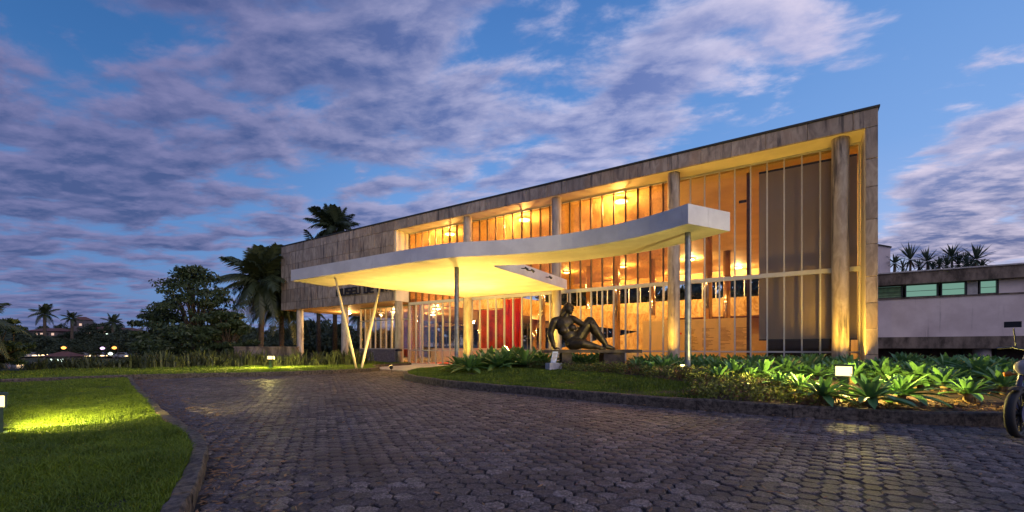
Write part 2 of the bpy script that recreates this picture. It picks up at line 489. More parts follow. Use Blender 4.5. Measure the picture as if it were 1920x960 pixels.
# ---------------------------------------------------------------- geometry helpers
class MB:
    def __init__(s): s.v = []; s.f = []; s.tone = None

    def add(s, vs, fs):
        b = len(s.v); s.v += [tuple(x) for x in vs]; s.f += [tuple(i + b for i in f) for f in fs]; return s

    def box(s, x0, x1, y0, y1, z0, z1):
        vs = [(x0, y0, z0), (x1, y0, z0), (x1, y1, z0), (x0, y1, z0), (x0, y0, z1), (x1, y0, z1), (x1, y1, z1), (x0, y1, z1)]
        return s.add(vs, [(3, 2, 1, 0), (4, 5, 6, 7), (0, 1, 5, 4), (1, 2, 6, 5), (2, 3, 7, 6), (3, 0, 4, 7)])

    def bbox(s, x0, x1, y0, y1, z0, z1, b=0.01):
        """box with chamfered front (-y) and vertical edges"""
        vs = []
        for y, k in ((y1, 0), (y0 + b, 0), (y0, b)):
            vs += [(x0 + k, y, z0 + k), (x1 - k, y, z0 + k), (x1 - k, y, z1 - k), (x0 + k, y, z1 - k)]
        fs = [(3, 2, 1, 0)]
        for r in (0, 4):
            for i in range(4):
                j = (i + 1) % 4
                fs.append((r + i, r + j, r + 4 + j, r + 4 + i))
        fs.append((8, 9, 10, 11))
        return s.add(vs, [tuple(reversed(f)) for f in fs][:0] + fs)

    def obox(s, c, ax, ay, az):
        """oriented box: centre and three half-axis vectors"""
        c, ax, ay, az = map(Vector, (c, ax, ay, az))
        vs = []
        for k in (-1, 1):
            for (i, j) in ((-1, -1), (1, -1), (1, 1), (-1, 1)):
                vs.append(c + ax * i + ay * j + az * k)
        return s.add(vs, [(3, 2, 1, 0), (4, 5, 6, 7), (0, 1, 5, 4), (1, 2, 6, 5), (2, 3, 7, 6), (3, 0, 4, 7)])

    def tube(s, pts, radii, n=10, cap=True):
        pts = [Vector(p) for p in pts]
        rings = []
        up = Vector((0, 0, 1))
        prev = None
        for i, p in enumerate(pts):
            a = pts[max(0, i - 1)]; b = pts[min(len(pts) - 1, i + 1)]
            d = (b - a).normalized()
            if prev is None:
                u = d.cross(up)
                if u.length < 1e-3: u = d.cross(Vector((0, 1, 0)))
            else:
                u = prev - d * prev.dot(d)
            u.normalize(); prev = u
            v = d.cross(u)
            r = radii[i] if isinstance(radii, (list, tuple)) else radii
            rings.append([p + u * (r * math.cos(2 * math.pi * k / n)) + v * (r * math.sin(2 * math.pi * k / n)) for k in range(n)])
        vs = [q for r in rings for q in r]
        fs = []
        for i in range(len(rings) - 1):
            for k in range(n):
                fs.append((i * n + k, i * n + (k + 1) % n, (i + 1) * n + (k + 1) % n, (i + 1) * n + k))
        if cap:
            fs.append(tuple(reversed(range(n)))); fs.append(tuple(range((len(rings) - 1) * n, len(rings) * n)))
        return s.add(vs, fs)

    def lathe(s, prof, c=(0, 0, 0), n=24):
        """profile [(r,z)] about a vertical axis at c"""
        vs = []; fs = []
        for (r, z) in prof:
            for k in range(n):
                a = 2 * math.pi * k / n
                vs.append((c[0] + r * math.cos(a), c[1] + r * math.sin(a), c[2] + z))
        for i in range(len(prof) - 1):
            for k in range(n):
                fs.append((i * n + k, i * n + (k + 1) % n, (i + 1) * n + (k + 1) % n, (i + 1) * n + k))
        fs.append(tuple(reversed(range(n)))); fs.append(tuple(range((len(prof) - 1) * n, len(prof) * n)))
        return s.add(vs, fs)

    def prism(s, poly, z0, z1):
        n = len(poly)
        vs = [(x, y, z0) for x, y in poly] + [(x, y, z1) for x, y in poly]
        fs = [tuple(reversed(range(n))), tuple(range(n, 2 * n))]
        fs += [(i, (i + 1) % n, n + (i + 1) % n, n + i) for i in range(n)]
        return s.add(vs, fs)

    def ell(s, c, r, rot=None, n=12, m=8):
        vs = []; fs = []
        rot = rot or Matrix.Identity(3)
        for i in range(m + 1):
            t = math.pi * i / m
            for k in range(n):
                a = 2 * math.pi * k / n
                q = rot @ Vector((r[0] * math.sin(t) * math.cos(a), r[1] * math.sin(t) * math.sin(a), r[2] * math.cos(t)))
                vs.append(Vector(c) + q)
        for i in range(m):
            for k in range(n):
                fs.append((i * n + k, (i + 1) * n + k, (i + 1) * n + (k + 1) % n, i * n + (k + 1) % n))
        return s.add(vs, fs)


def worig(o):
    v = Vector((0, 0, 0))
    while o is not None:
        v += o.location; o = o.parent
    return v


def link(name, me, parent=None):
    o = bpy.data.objects.new(name, me); COL.objects.link(o)
    if parent is not None: o.parent = parent
    return o


def mk(name, mb, m, parent=None, smooth=False, origin=None):
    off = worig(parent) if parent is not None else Vector(origin or (0, 0, 0))
    me = bpy.data.meshes.new(name)
    me.from_pydata([(x - off.x, y - off.y, z - off.z) for x, y, z in mb.v], [], mb.f)
    me.materials.append(M[m] if isinstance(m, str) else m)
    if smooth: me.polygons.foreach_set('use_smooth', [True] * len(me.polygons))
    me.update()
    o = link(name, me, parent)
    if parent is None: o.location = off
    return o


def arr_mesh(name, V, Fq, m, parent=None, smooth=False):
    """numpy verts (n,3) and same-size faces (f,k)"""
    me = bpy.data.meshes.new(name)
    V = np.asarray(V, np.float32); Fq = np.asarray(Fq, np.int32)
    k = Fq.shape[1]
    me.vertices.add(len(V)); me.vertices.foreach_set('co', V.ravel())
    me.loops.add(Fq.size); me.loops.foreach_set('vertex_index', Fq.ravel())
    me.polygons.add(len(Fq)); me.polygons.foreach_set('loop_start', np.arange(0, Fq.size, k, dtype=np.int32))
    me.polygons.foreach_set('loop_total', np.full(len(Fq), k, np.int32))
    if smooth: me.polygons.foreach_set('use_smooth', np.ones(len(Fq), bool))
    me.materials.append(M[m])
    me.update(calc_edges=True); me.validate()
    return link(name, me, parent)


def empty(name, loc=(0, 0, 0), rz=0.0):
    o = bpy.data.objects.new(name, None); COL.objects.link(o)
    o.location = loc; o.rotation_euler = (0, 0, rz); o.empty_display_size = 0.1
    return o


def tag(o, label, cat, group=None):
    o['label'] = label; o['category'] = cat
    if group: o['group'] = group
    return o


def struct(o, kind='structure'):
    o['kind'] = kind; return o


def copy_tree(o, loc, rz=0.0, scale=1.0, label=None):
    kids = {}
    for x in bpy.data.objects:
        if x.parent: kids.setdefault(x.parent.name, []).append(x)

    def rec(a, par):
        c = a.copy(); COL.objects.link(c)
        if par is not None: c.parent = par
        for ch in kids.get(a.name, []): rec(ch, c)
        return c
    r = rec(o, None)
    r.location = loc; r.rotation_euler = (0, 0, rz); r.scale = (scale,) * 3
    if label: r['label'] = label
    return r


def inpoly(x, y, poly):
    c = np.zeros(len(x), bool); n = len(poly)
    for i in range(n):
        x0, y0 = poly[i]; x1, y1 = poly[i - 1]
        k = ((y0 > y) != (y1 > y)) & (x < (x1 - x0) * (y - y0) / (y1 - y0 + 1e-12) + x0)
        c ^= k
    return c


def smooth_line(pts, step):
    """Catmull-Rom through pts, resampled at about step metres"""
    P_ = [Vector((p[0], p[1], 0)) for p in pts]
    P_ = [P_[0] * 2 - P_[1]] + P_ + [P_[-1] * 2 - P_[-2]]
    out = []
    for i in range(1, len(P_) - 2):
        for k in range(12):
            t = k / 12
            a, b, c, d = P_[i - 1:i + 3]
            out.append(0.5 * ((2 * b) + (c - a) * t + (2 * a - 5 * b + 4 * c - d) * t * t + (3 * b - a - 3 * c + d) * t ** 3))
    out.append(P_[-2])
    res = [out[0]]; acc = 0
    for a, b in zip(out, out[1:]):
        acc += (b - a).length
        if acc >= step: res.append(b); acc = 0
    if (res[-1] - out[-1]).length > step * 0.3: res.append(out[-1])
    return [(p.x, p.y) for p in res]


# ---------------------------------------------------------------- the ground plan
LEFT_K = [(-17.2, 4.75), (-12.38, 3.57), (-8.89, 2.76), (-6.94, 2.32), (-5.85, 2.11), (-5.0, 1.95), (-4.42, 1.76), (-3.72, 1.45), (-3.04, 1.12), (-2.3, 0.70), (-1.7, 0.1), (-1.4, -0.8), (-1.35, -3), (-1.35, -7)]
FAR_K = [(-19.4, -7), (-18.3, -1), (-17.85, 2.2), (-17.43, 4.73), (-16.28, 6.63), (-15.34, 7.89), (-14.85, 9.6), (-14.8, 11.0), (-14.95, 12.3), (-15.7, 13.05), (-16.8, 13.7), (-17.7, 14.7), (-18.1, 17.2)]
ISL_K = [(-13.5, 17.2), (-13.3, 14.2), (-12.3, 11.7), (-10.8, 9.95), (-8.74, 8.73), (-6.93, 8.2), (-5.67, 7.95), (-4.55, 7.78), (-3.75, 7.66), (-1.48, 7.48), (0.07, 7.38), (0.66, 7.38), (1.22, 7.5), (2.1, 7.9), (3.4, 8.7), (6, 10.6), (12, 15), (18, 20)]
LEFT_S = smooth_line(LEFT_K, 0.7)
FAR_S = smooth_line(FAR_K, 0.9)
ISL_S = smooth_line(ISL_K, 1.3)


def isl_z(x, y):
    """height of the raised bed: rises from the kerb towards the glass front"""
    x = np.asarray(x, float); y = np.asarray(y, float)
    d = np.full(x.shape, 1e9)
    pts = np.array(ISL_S)
    for i in range(len(pts) - 1):
        a = pts[i]; b = pts[i + 1]; ab = b - a
        t = np.clip(((x - a[0]) * ab[0] + (y - a[1]) * ab[1]) / (ab @ ab), 0, 1)
        d = np.minimum(d, np.hypot(x - a[0] - t * ab[0], y - a[1] - t * ab[1]))
    t = np.clip((d - 0.1) / 2.6, 0, 1)
    return 0.155 + 0.23 * t * t * (3 - 2 * t)


# terrain: one polar sheet out to the hills, with the lake bed in it
def terr(x, y):
    r = np.hypot(x, y)
    lake_in = np.clip((-x - 27 + 0.25 * np.clip(y - 20, 0, 60)) / 12, 0, 1)
    back = np.clip((y - 60) / 30, 0, 1)
    h = -0.07 - 3.0 * lake_in * (1 - 0.0 * back)
    dc = x * CF[0] + y * CF[1]
    far = np.clip((dc - 90) / 7, 0, 1)
    hill = np.clip((dc - 97) / 150, 0, 1.6)
    ang = np.arctan2(x * CR[0] + y * CR[1], np.maximum(dc, 1.0))
    h2 = -1.7 + 7.0 * hill + 2.2 * np.sin(ang * 7 + 1) * np.clip(hill, 0, 1) + 1.0 * np.sin(ang * 19) * np.clip(hill, 0, 1)
    return h * (1 - far) + h2 * far


rr = np.concatenate([np.array([0.01]), np.arange(4, 60, 4.0), np.arange(60, 240, 3.0), np.geomspace(243, 900, 14)])
na = 300
aa = np.linspace(0, 2 * np.pi, na, endpoint=False)
RR, AA = np.meshgrid(rr, aa, indexing='ij')
TX, TY = RR * np.cos(AA), RR * np.sin(AA)
TZ = terr(TX, TY)
V = np.stack([TX, TY, TZ], -1).reshape(-1, 3)
ii, jj = np.meshgrid(np.arange(len(rr) - 1), np.arange(na), indexing='ij')
Fq = np.stack([ii * na + jj, (ii + 1) * na + jj, (ii + 1) * na + (jj + 1) % na, ii * na + (jj + 1) % na], -1).reshape(-1, 4)
struct(arr_mesh('ground', V, Fq, 'terrain', smooth=True))
lake = MB(); lake.add([(-900, -900, -2.0), (-27, -900, -2.0), (-27, 300, -2.0), (-900, 300, -2.0)], [(0, 1, 2, 3)])
struct(mk('lake', lake, 'water'))

# paved forecourt: sand bed + pavers
road_poly = LEFT_S[::-1] + FAR_S[2:] + ISL_S + [(18, -7)]
sub = MB(); sub.prism(road_poly, -0.055, -0.016)
pave = struct(mk('pavement', sub, 'sub'))
L_, W_ = 0.168, 0.134
ca, sa = math.cos(R(57)), math.sin(R(57))
gi, gj = np.meshgrid(np.arange(-190, 190), np.arange(-200, 200), indexing='ij')
gu = gi * L_ * 0.75; gv = gj * W_ + (gi % 2) * W_ / 2
PX = (gu * ca - gv * sa).ravel(); PY = (gu * sa + gv * ca).ravel()
vx, vd = PX * CR[0] + PY * CR[1], PX * CF[0] + PY * CF[1]
keep = inpoly(PX, PY, road_poly) & (vd > 1.2) & (vd < 22) & (np.abs(vx) < vd * 1.35 + 1.5)
PX, PY, vx, vd = PX[keep], PY[keep], vx[keep], vd[keep]


def hex_template(g, b):
    a = L_ / 2 - g; h = W_ / 2 - g; q = L_ / 4 - g * 0.35
    ring = np.array([(a, 0), (q, h), (-q, h), (-a, 0), (-q, -h), (q, -h)])
    return ring


def hex_stone(jit, n_seed):
    r_ = np.random.default_rng(n_seed)
    ring = hex_template(0.0052, 0) + r_.normal(0, jit, (6, 2))
    inner = ring * 0.88
    vs = np.concatenate([np.c_[ring, np.full(6, -0.03)], np.c_[ring, np.full(6, -0.007)], np.c_[inner, np.zeros(6)]])
    return vs


hf = []
for k in range(6):
    j = (k + 1) % 6
    hf += [(k, j, 6 + j, 6 + k), (6 + k, 6 + j, 12 + j, 12 + k)]
hf_top = (12, 13, 14, 15, 16, 17)
hf4 = hf + [(12, 13, 14, 15), (12, 15, 16, 17)]
# the 300 that show largest become objects
insight = (np.abs(vx) < vd * 1.19) & (vd > 2.62)
order = np.argsort(np.where(insight, vd, 1e6))
near = set(order[:300].tolist())
rough_dz = 0.012 * np.sin(PX * 1.1 + 0.5) * np.cos(PY * 0.9) + rng.normal(0, 0.0030, len(PX))
variants = []
for s_ in range(14):
    vs = hex_stone(0.0068, s_)
    me = bpy.data.meshes.new('paving_stone')
    me.from_pydata(vs.tolist(), [], hf + [hf_top])
    me.materials.append(M['paver'])
    at = me.attributes.new('tone', 'FLOAT', 'POINT')
    tv = float(np.clip(np.random.default_rng(50 + s_).beta(1.6, 2.3), 0, 1)) if s_ < 13 else 0.82
    at.data.foreach_set('value', [tv] * 18)
    variants.append(me)
for i in sorted(near):
    o = link('paving_stone', variants[int(rng.integers(0, 14)) if rng.random() < 0.97 else 13], pave)
    o.location = (PX[i], PY[i], rough_dz[i])
    o.rotation_euler = (rng.normal(0, 0.017), rng.normal(0, 0.017), R(57) + (math.pi if rng.random() < 0.5 else 0) + rng.normal(0, 0.07))
rest = np.array([i for i in range(len(PX)) if i not in near])
T = np.stack([hex_stone(0.0068, 100 + k) for k in range(24)])
pick = rng.integers(0, 24, len(rest))
S = T[pick].copy()
tx, ty = rng.normal(0, 0.017, len(rest)), rng.normal(0, 0.017, len(rest))
S[:, :, 2] += S[:, :, 0] * tx[:, None] + S[:, :, 1] * ty[:, None] + rough_dz[rest][:, None]
rz_ = R(57) + rng.normal(0, 0.07, len(rest))
cx, sx = np.cos(rz_)[:, None], np.sin(rz_)[:, None]
X_ = S[:, :, 0] * cx - S[:, :, 1] * sx + PX[rest][:, None]
Y_ = S[:, :, 0] * sx + S[:, :, 1] * cx + PY[rest][:, None]
V = np.stack([X_, Y_, S[:, :, 2]], -1).reshape(-1, 3)
Fq = (np.array(hf4)[None] + (np.arange(len(rest)) * 18)[:, None, None]).reshape(-1, 4)
o = struct(arr_mesh('paving_stones', V, Fq, 'paver', pave), 'stuff')
tones = np.clip(rng.beta(1.6, 2.3, len(rest)) + (rng.random(len(rest)) < 0.02) * 0.4, 0, 1)
at = o.data.attributes.new('tone', 'FLOAT', 'POINT')
at.data.foreach_set('value', np.repeat(tones, 18).astype(np.float32))


# kerbs
def kerb(name, line, width, h, side, jit=0.006, zb=-0.05):
    root = None
    n = len(line)
    # offset line
    off = []
    for i, (x, y) in enumerate(line):
        a = line[max(0, i - 1)]; b = line[min(n - 1, i + 1)]
        d = Vector((b[0] - a[0], b[1] - a[1])).normalized()
        off.append((x - d.y * side * width, y + d.x * side * width))
    base_ = MB()
    root = struct(bpy.data.objects.new(name, None)); COL.objects.link(root)
    root.location = (line[n // 2][0], line[n // 2][1], 0)
    for i in range(n - 1):
        m = MB()
        a0, a1, b0, b1 = map(Vector, (line[i], line[i + 1], off[i], off[i + 1]))
        g = 0.003 / max((a1 - a0).length, 0.05)
        k = random.uniform(-jit, jit)
        prof = [(0.0, zb), (0.0, h - 0.025 + k), (0.10, h + k), (0.90, h + k), (1.0, h - 0.02 + k), (1.0, zb)]
        vs = []
        nseg = 5
        for q in range(nseg + 1):
            t = g + (1 - 2 * g) * q / nseg
            p0 = a0.lerp(a1, t); p1 = b0.lerp(b1, t)
            for (u, z) in prof:
                p = p0.lerp(p1, u)
                jz = random.uniform(-jit, jit) if 0 < q < nseg else 0
                vs.append((p.x + random.uniform(-jit, jit) * .6, p.y + random.uniform(-jit, jit) * .6, z + jz))
        fs = []
        for q in range(nseg):
            for u in range(5):
                fs.append((q * 6 + u, (q + 1) * 6 + u, (q + 1) * 6 + u + 1, q * 6 + u + 1) if side > 0 else (q * 6 + u + 1, (q + 1) * 6 + u + 1, (q + 1) * 6 + u, q * 6 + u))
        fs.append(tuple(range(6))); fs.append(tuple(reversed(range(nseg * 6, nseg * 6 + 6))))
        m.add(vs, fs)
        mk('kerb_stone', m, 'kerb', root)
    return root, off


k1, LEFT_IN = kerb('lawn_kerb', LEFT_S, 0.115, 0.115, -1, 0.009)
k2, FAR_IN = kerb('far_lawn_kerb', FAR_S, 0.15, 0.15, 1)
k3, ISL_IN = kerb('bed_kerb', ISL_S, 0.15, 0.17, 1)

# lawns
left_poly = [p for p in LEFT_IN] + [(-1.6, -9), (-18.6, -9), (-17.3, 0), (-16.95, 4.55)]
lw = MB(); lw.prism(left_poly, -0.04, 0.085)
struct(mk('lawn', lw, 'lawn'))
far_poly = FAR_IN + [(-18.4, 17.6), (-33, 17.6), (-33, 27), (-37, 27), (-27, 4), (-27, -8)]
lw = MB(); lw.prism(far_poly, -0.04, 0.125)
struct(mk('far_lawn', lw, 'lawn'))
wk = MB(); wk.prism([(-18.05, 17.2), (-17.6, 14.75), (-16.75, 13.8), (-15.6, 13.15), (-13.0, 12.9), (-13.3, 14.2), (-13.5, 17.2), (-13.5, 18.98), (-20.0, 18.98), (-20.0, 17.3)], -0.03, 0.03)
struct(mk('entrance_path', wk, 'path'))
# raised bed sheet
isl_poly = ISL_IN + [(18, 26), (2.4, 26), (2.4, 17.6), (2.2, 18.9), (-13.4, 18.9)]
gx, gy = np.arange(-14, 18.5, 0.35), np.arange(7.2, 26.3, 0.35)
GX, GY = np.meshgrid(gx, gy, indexing='ij')
inside = inpoly(GX.ravel(), GY.ravel(), ISL_S + [(18, 26), (-13.5, 19)]).reshape(GX.shape)
GZ = isl_z(GX, GY)
GZ = np.where(inside, GZ, -0.2)
nx, ny = GX.shape
ii, jj = np.meshgrid(np.arange(nx - 1), np.arange(ny - 1), indexing='ij')
Fq = np.stack([ii * ny + jj, (ii + 1) * ny + jj, (ii + 1) * ny + jj + 1, ii * ny + jj + 1], -1).reshape(-1, 4)
ok_ = inside.ravel()[Fq].all(1)
struct(arr_mesh('planting_bed', np.stack([GX, GY, GZ], -1).reshape(-1, 3), Fq[ok_], 'soil', smooth=True))
# narrow soil rim that closes the bed against the kerb
rim = MB()
for i in range(len(ISL_IN) - 1):
    a, b = ISL_IN[i], ISL_IN[i + 1]
    ax, bx = ISL_S[i], ISL_S[i + 1]
    fa = (a[0] + (a[0] - ax[0]) * 4.5, a[1] + (a[1] - ax[1]) * 4.5); fb = (b[0] + (b[0] - bx[0]) * 4.5, b[1] + (b[1] - bx[1]) * 4.5)
    za, zb_ = float(isl_z(*fa)), float(isl_z(*fb))
    rim.add([(a[0], a[1], 0.14), (b[0], b[1], 0.14), (fb[0], fb[1], zb_ + 0.006), (fa[0], fa[1], za + 0.006)], [(0, 1, 2, 3)])
struct(mk('bed_edge_soil', rim, 'soil'))


# ---------------------------------------------------------------- grass
def grass(name, poly, zf, n, h0, h1, wd, dens=None, m='grass', lean=0.5):
    xs = np.array([p[0] for p in poly]); ys = np.array([p[1] for p in poly])
    X = rng.uniform(xs.min(), xs.max(), n); Y = rng.uniform(ys.min(), ys.max(), n)
    k = inpoly(X, Y, poly)
    if dens is not None: k &= rng.random(n) < dens(X, Y)
    X, Y = X[k], Y[k]; n = len(X)
    Z = zf(X, Y)
    a = rng.uniform(0, 2 * np.pi, n); b = rng.uniform(0, 2 * np.pi, n)
    patch = 0.72 + 0.38 * np.sin(X * 1.3 + 2 * np.sin(Y * 1.9)) * np.sin(Y * 1.7) + 0.25 * np.sin(X * 2.3 + 1) * np.cos(Y * 2.9) + 0.2 * np.sin(X * 7.1) * np.sin(Y * 6.3)
    h = rng.uniform(h0, h1, n) * patch
    dist = np.hypot(X, Y)
    ww = wd * np.clip(dist / 4, 0.7, 3.0) * rng.uniform(0.7, 1.3, n)
    ux, uy = np.cos(a) * ww, np.sin(a) * ww
    lx, ly = np.cos(b) * h * lean * rng.random(n), np.sin(b) * h * lean * rng.random(n)
    V = np.stack([np.stack([X - ux, Y - uy, Z - 0.005], -1), np.stack([X + ux, Y + uy, Z - 0.005], -1),
                  np.stack([X + ux * .7 + lx * .35, Y + uy * .7 + ly * .35, Z + h * .6], -1), np.stack([X - ux * .7 + lx * .35, Y - uy * .7 + ly * .35, Z + h * .6], -1),
                  np.stack([X + lx * 1.4, Y + ly * 1.4, Z + h], -1)], 1).reshape(-1, 3)
    i0 = np.arange(n)[:, None] * 5
    F3 = np.concatenate([i0 + np.array([[0, 1, 2]]), i0 + np.array([[0, 2, 3]]), i0 + np.array([[3, 2, 4]])])
    return struct(arr_mesh(name, V, F3, m), 'stuff')


def vis(X, Y, margin=1.0):
    x = X * CR[0] + Y * CR[1]; d = X * CF[0] + Y * CF[1]
    return (d > 0.9) & (np.abs(x) < d * 1.25 + margin)


GR = [(-1.0, -0.5), (-17, -0.5), (-17, 4.6)] + LEFT_IN[:-3]
dl = lambda X, Y: vis(X, Y) * np.clip((4.5 / np.hypot(X, Y)) ** 1.6, 0.07, 1)
grass('lawn_grass', [p for p in LEFT_IN if p[1] > -0.5] + [(-2.3, -0.5), (-17.1, -0.5), (-16.95, 4.55)], lambda X, Y: np.full(X.shape, 0.085) + 0.01 * np.sin(X * 3) * np.cos(Y * 4), 1200000, 0.03, 0.085, 0.0034, dl, lean=0.9)
grass('far_lawn_grass', FAR_IN[3:] + [(-18.4, 17.6), (-27, 17.6), (-24, 4), (-24, -2)], lambda X, Y: np.full(X.shape, 0.125), 150000, 0.04, 0.10, 0.003, lambda X, Y: vis(X, Y) * 0.8)


def isl_d(X, Y):
    return (isl_z(X, Y) - 0.155) / 0.23


# lawn strip of the island: along the kerb, left part
strip = [p for p in ISL_IN if p[0] < -0.1 and p[1] < 12.2] + [(-0.9, 8.35), (-1.9, 9.2), (-3.3, 9.9), (-5.2, 10.6), (-7.5, 11.2), (-9.5, 12.0), (-11.2, 13.2)]
grass('bed_lawn_grass', strip, isl_z, 150000, 0.03, 0.075, 0.0035, lambda X, Y: np.ones(X.shape))


def leafcloud(C, Rd, per, size, flat=1.0, droop=0.3, seed=0):
    """diamond leaves spread through ellipsoids; returns verts, quads"""
    r_ = np.random.default_rng(seed)
    C = np.asarray(C, float); Rd = np.asarray(Rd, float)
    n = len(C) * per
    idx = np.repeat(np.arange(len(C)), per)
    q = r_.normal(size=(n, 3)); q /= np.linalg.norm(q, axis=1)[:, None]
    q *= (r_.random(n) ** 0.45)[:, None]
    p = C[idx] + q * Rd[idx]
    d = r_.normal(size=(n, 3)); d[:, 2] = d[:, 2] * flat - droop
    d += q * 0.6
    d /= np.linalg.norm(d, axis=1)[:, None]
    u = np.cross(d, r_.normal(size=(n, 3))); u /= np.linalg.norm(u, axis=1)[:, None]
    s = size * r_.uniform(0.6, 1.35, n)[:, None]
    V = np.stack([p - d * s, p + u * s * 0.42, p + d * s, p - u * s * 0.42], 1).reshape(-1, 3)
    Fq = np.arange(n * 4).reshape(-1, 4)
    return V, Fq


# low ground cover between the lawn strip and the agaves
n = 6200
X = rng.uniform(-12.5, 1.2, n); Y = rng.uniform(7.4, 14.5, n)
band = [(0.1, 7.56), (-0.6, 7.62), (-1.35, 7.68), (-1.6, 7.95), (-1.2, 8.35), (-1.9, 9.15), (-3.3, 9.85), (-5.2, 10.5), (-7.5, 11.1), (-9.5, 11.9), (-11.2, 13.1), (-11.2, 14.2), (-9, 12.7), (-7.4, 11.9), (-5.2, 11.3), (-3.2, 10.7), (-1.2, 9.9), (0.1, 8.75), (0.55, 7.75), (0.3, 7.6)]
k = inpoly(X, Y, band)
X, Y = X[k], Y[k]
hgt = 0.10 + 0.07 * (0.5 + 0.5 * np.sin(X * 2.1) * np.cos(Y * 2.7)) + 0.05 * rng.random(len(X))
C = np.stack([X, Y, isl_z(X, Y) + hgt * 0.5], -1)
Rd = np.stack([np.full(len(X), 0.16), np.full(len(X), 0.16), hgt], -1)
redd = rng.random(len(X)) < 0.2
V, Fq = leafcloud(C[~redd], Rd[~redd], 34, 0.030, 1.0, -0.3, 3)
struct(arr_mesh('ground_cover', V, Fq, 'cover'), 'stuff')
V, Fq = leafcloud(C[redd], Rd[redd], 34, 0.030, 1.0, -0.3, 4)
struct(arr_mesh('reddish_ground_cover', V, Fq, 'coverred'), 'stuff')


# fallen leaves and grit along the kerbs
def litter(name, line, side, n, spread, seed):
    r_ = np.random.default_rng(seed)
    pts = np.array(line)
    i = r_.integers(0, len(pts) - 1, n); t = r_.random(n)
    a, b = pts[i], pts[i + 1]
    d = b - a; d /= np.linalg.norm(d, axis=1)[:, None]
    off = np.abs(r_.exponential(spread, n)) * side + 0.02 * side
    px = a + (b - a) * t[:, None] + np.stack([-d[:, 1], d[:, 0]], -1) * off[:, None]
    ang = r_.uniform(0, 2 * np.pi, n); L = r_.uniform(0.012, 0.05, n); Wd = r_.uniform(0.003, 0.012, n)
    ex, ey = np.cos(ang), np.sin(ang)
    z = 0.014 + r_.uniform(0, 0.01, n)
    c = np.stack([px[:, 0], px[:, 1], z], -1)
    e = np.stack([ex * L, ey * L, r_.uniform(-0.006, 0.010, n)], -1); f = np.stack([-ey * Wd, ex * Wd, r_.uniform(-.003, .005, n)], -1)
    V = np.stack([c - e, c + f, c + e, c - f], 1).reshape(-1, 3)
    V[:, 2] = np.maximum(V[:, 2], 0.012)
    struct(arr_mesh(name, V, np.arange(n * 4).reshape(-1, 4), 'deadleaf'), 'stuff')


litter('fallen_leaves', LEFT_S, 1, 2600, 0.28, 11)
litter('scattered_litter', [(-9, 4.0), (-3, 4.2), (2.5, 4.6)], 1, 130, 1.6, 13)
litter('scattered_leaves', [(-7, 3.6), (-1, 3.6), (2.5, 3.9)], -1, 130, 0.9, 14)
litter('kerbside_litter', ISL_S, -1, 500, 0.12, 12)
# leaf litter on the bed by the lamp
n = 1500
X = rng.uniform(0.1, 4.5, n); Y = 7.6 + np.clip((X - 0.9), 0, 9) * 0.38 + rng.uniform(0.03, 0.9, n)
Z = isl_z(X, Y) + 0.02
ang = rng.uniform(0, 6.28, n); L = rng.uniform(0.015, 0.05, n)
c = np.stack([X, Y, Z], -1); e = np.stack([np.cos(ang) * L, np.sin(ang) * L, rng.uniform(-.01, .02, n)], -1); f = np.stack([-np.sin(ang) * L * .4, np.cos(ang) * L * .4, rng.uniform(-.01, .01, n)], -1)
struct(arr_mesh('bed_leaf_litter', np.stack([c - e, c + f, c + e, c - f], 1).reshape(-1, 3), np.arange(n * 4).reshape(-1, 4), 'deadleaf'), 'stuff')

LAMP_W, LOW_W, CAN_W, UP_W, BOL_W = 950.0, 420.0, 2300.0, 620.0, 260.0
M['greenslat'] = simple('green_louvre', (0.20, 0.30, 0.17), 0.5)
M['streetcold'] = emit('cold_street_glow', (0.55, 0.8, 1.0), 3)
M['streetgreen'] = emit('green_street_glow', (0.5, 1.0, 0.6), 1.2)
# ================================================================ the museum
museum = tag(empty('museum_building', (-15, 18, 0)), 'long flat-roofed museum faced in travertine panels with a tall glass front', 'museum')
XL, XR, XS = -32.88, 2.25, -20.31      # left end, right end, end of the solid stone block
ZT, ZS, ZB = 8.72, 8.12, 3.85           # top, recess ceiling, underside of the raised block
GY = 19.1                                # glass plane
COLX = [-30.99, -25.63, -20.35, -14.92, -9.50, -4.13, 1.31]


def part(name, mb, m, parent=None, smooth=False):
    return mk(name, mb, m, parent or museum, smooth)


def panel(x0, x1, z0, z1, parent, y=18.0):
    dy = random.uniform(-0.006, 0.006)
    part('stone_panel', MB().bbox(x0 + .007, x1 - .007, y + dy, 18.055, z0 + .006, z1 - .006, 0.008), 'stone', parent)


# stone front of the raised block
fw = part('stone_front', MB().box(XL + .06, XS - .02, 18.05, 18.24, ZB + .004, ZT - .03), 'joint')
courses = [ZT - 0.012, 8.15, 7.25, 6.27, 5.37, 4.42, ZB - .004]
for ci in range(6):
    x = XL; k = 0
    wid = [1.55, 1.1, 1.9, 1.25, 1.5, 1.7, 1.05, 1.4]
    x += [0, 0.0, 0, 0, 0, 0][ci]
    while x < XS - 0.05:
        wd = wid[(k * 3 + ci * 2) % 8] * random.uniform(0.9, 1.1)
        if k == 0: wd = 0.7 + 0.55 * (ci % 3)
        x1 = x + wd
        if XS - x1 < 0.7: x1 = XS
        panel(x, x1, courses[ci + 1], courses[ci], fw)
        x = x1; k += 1
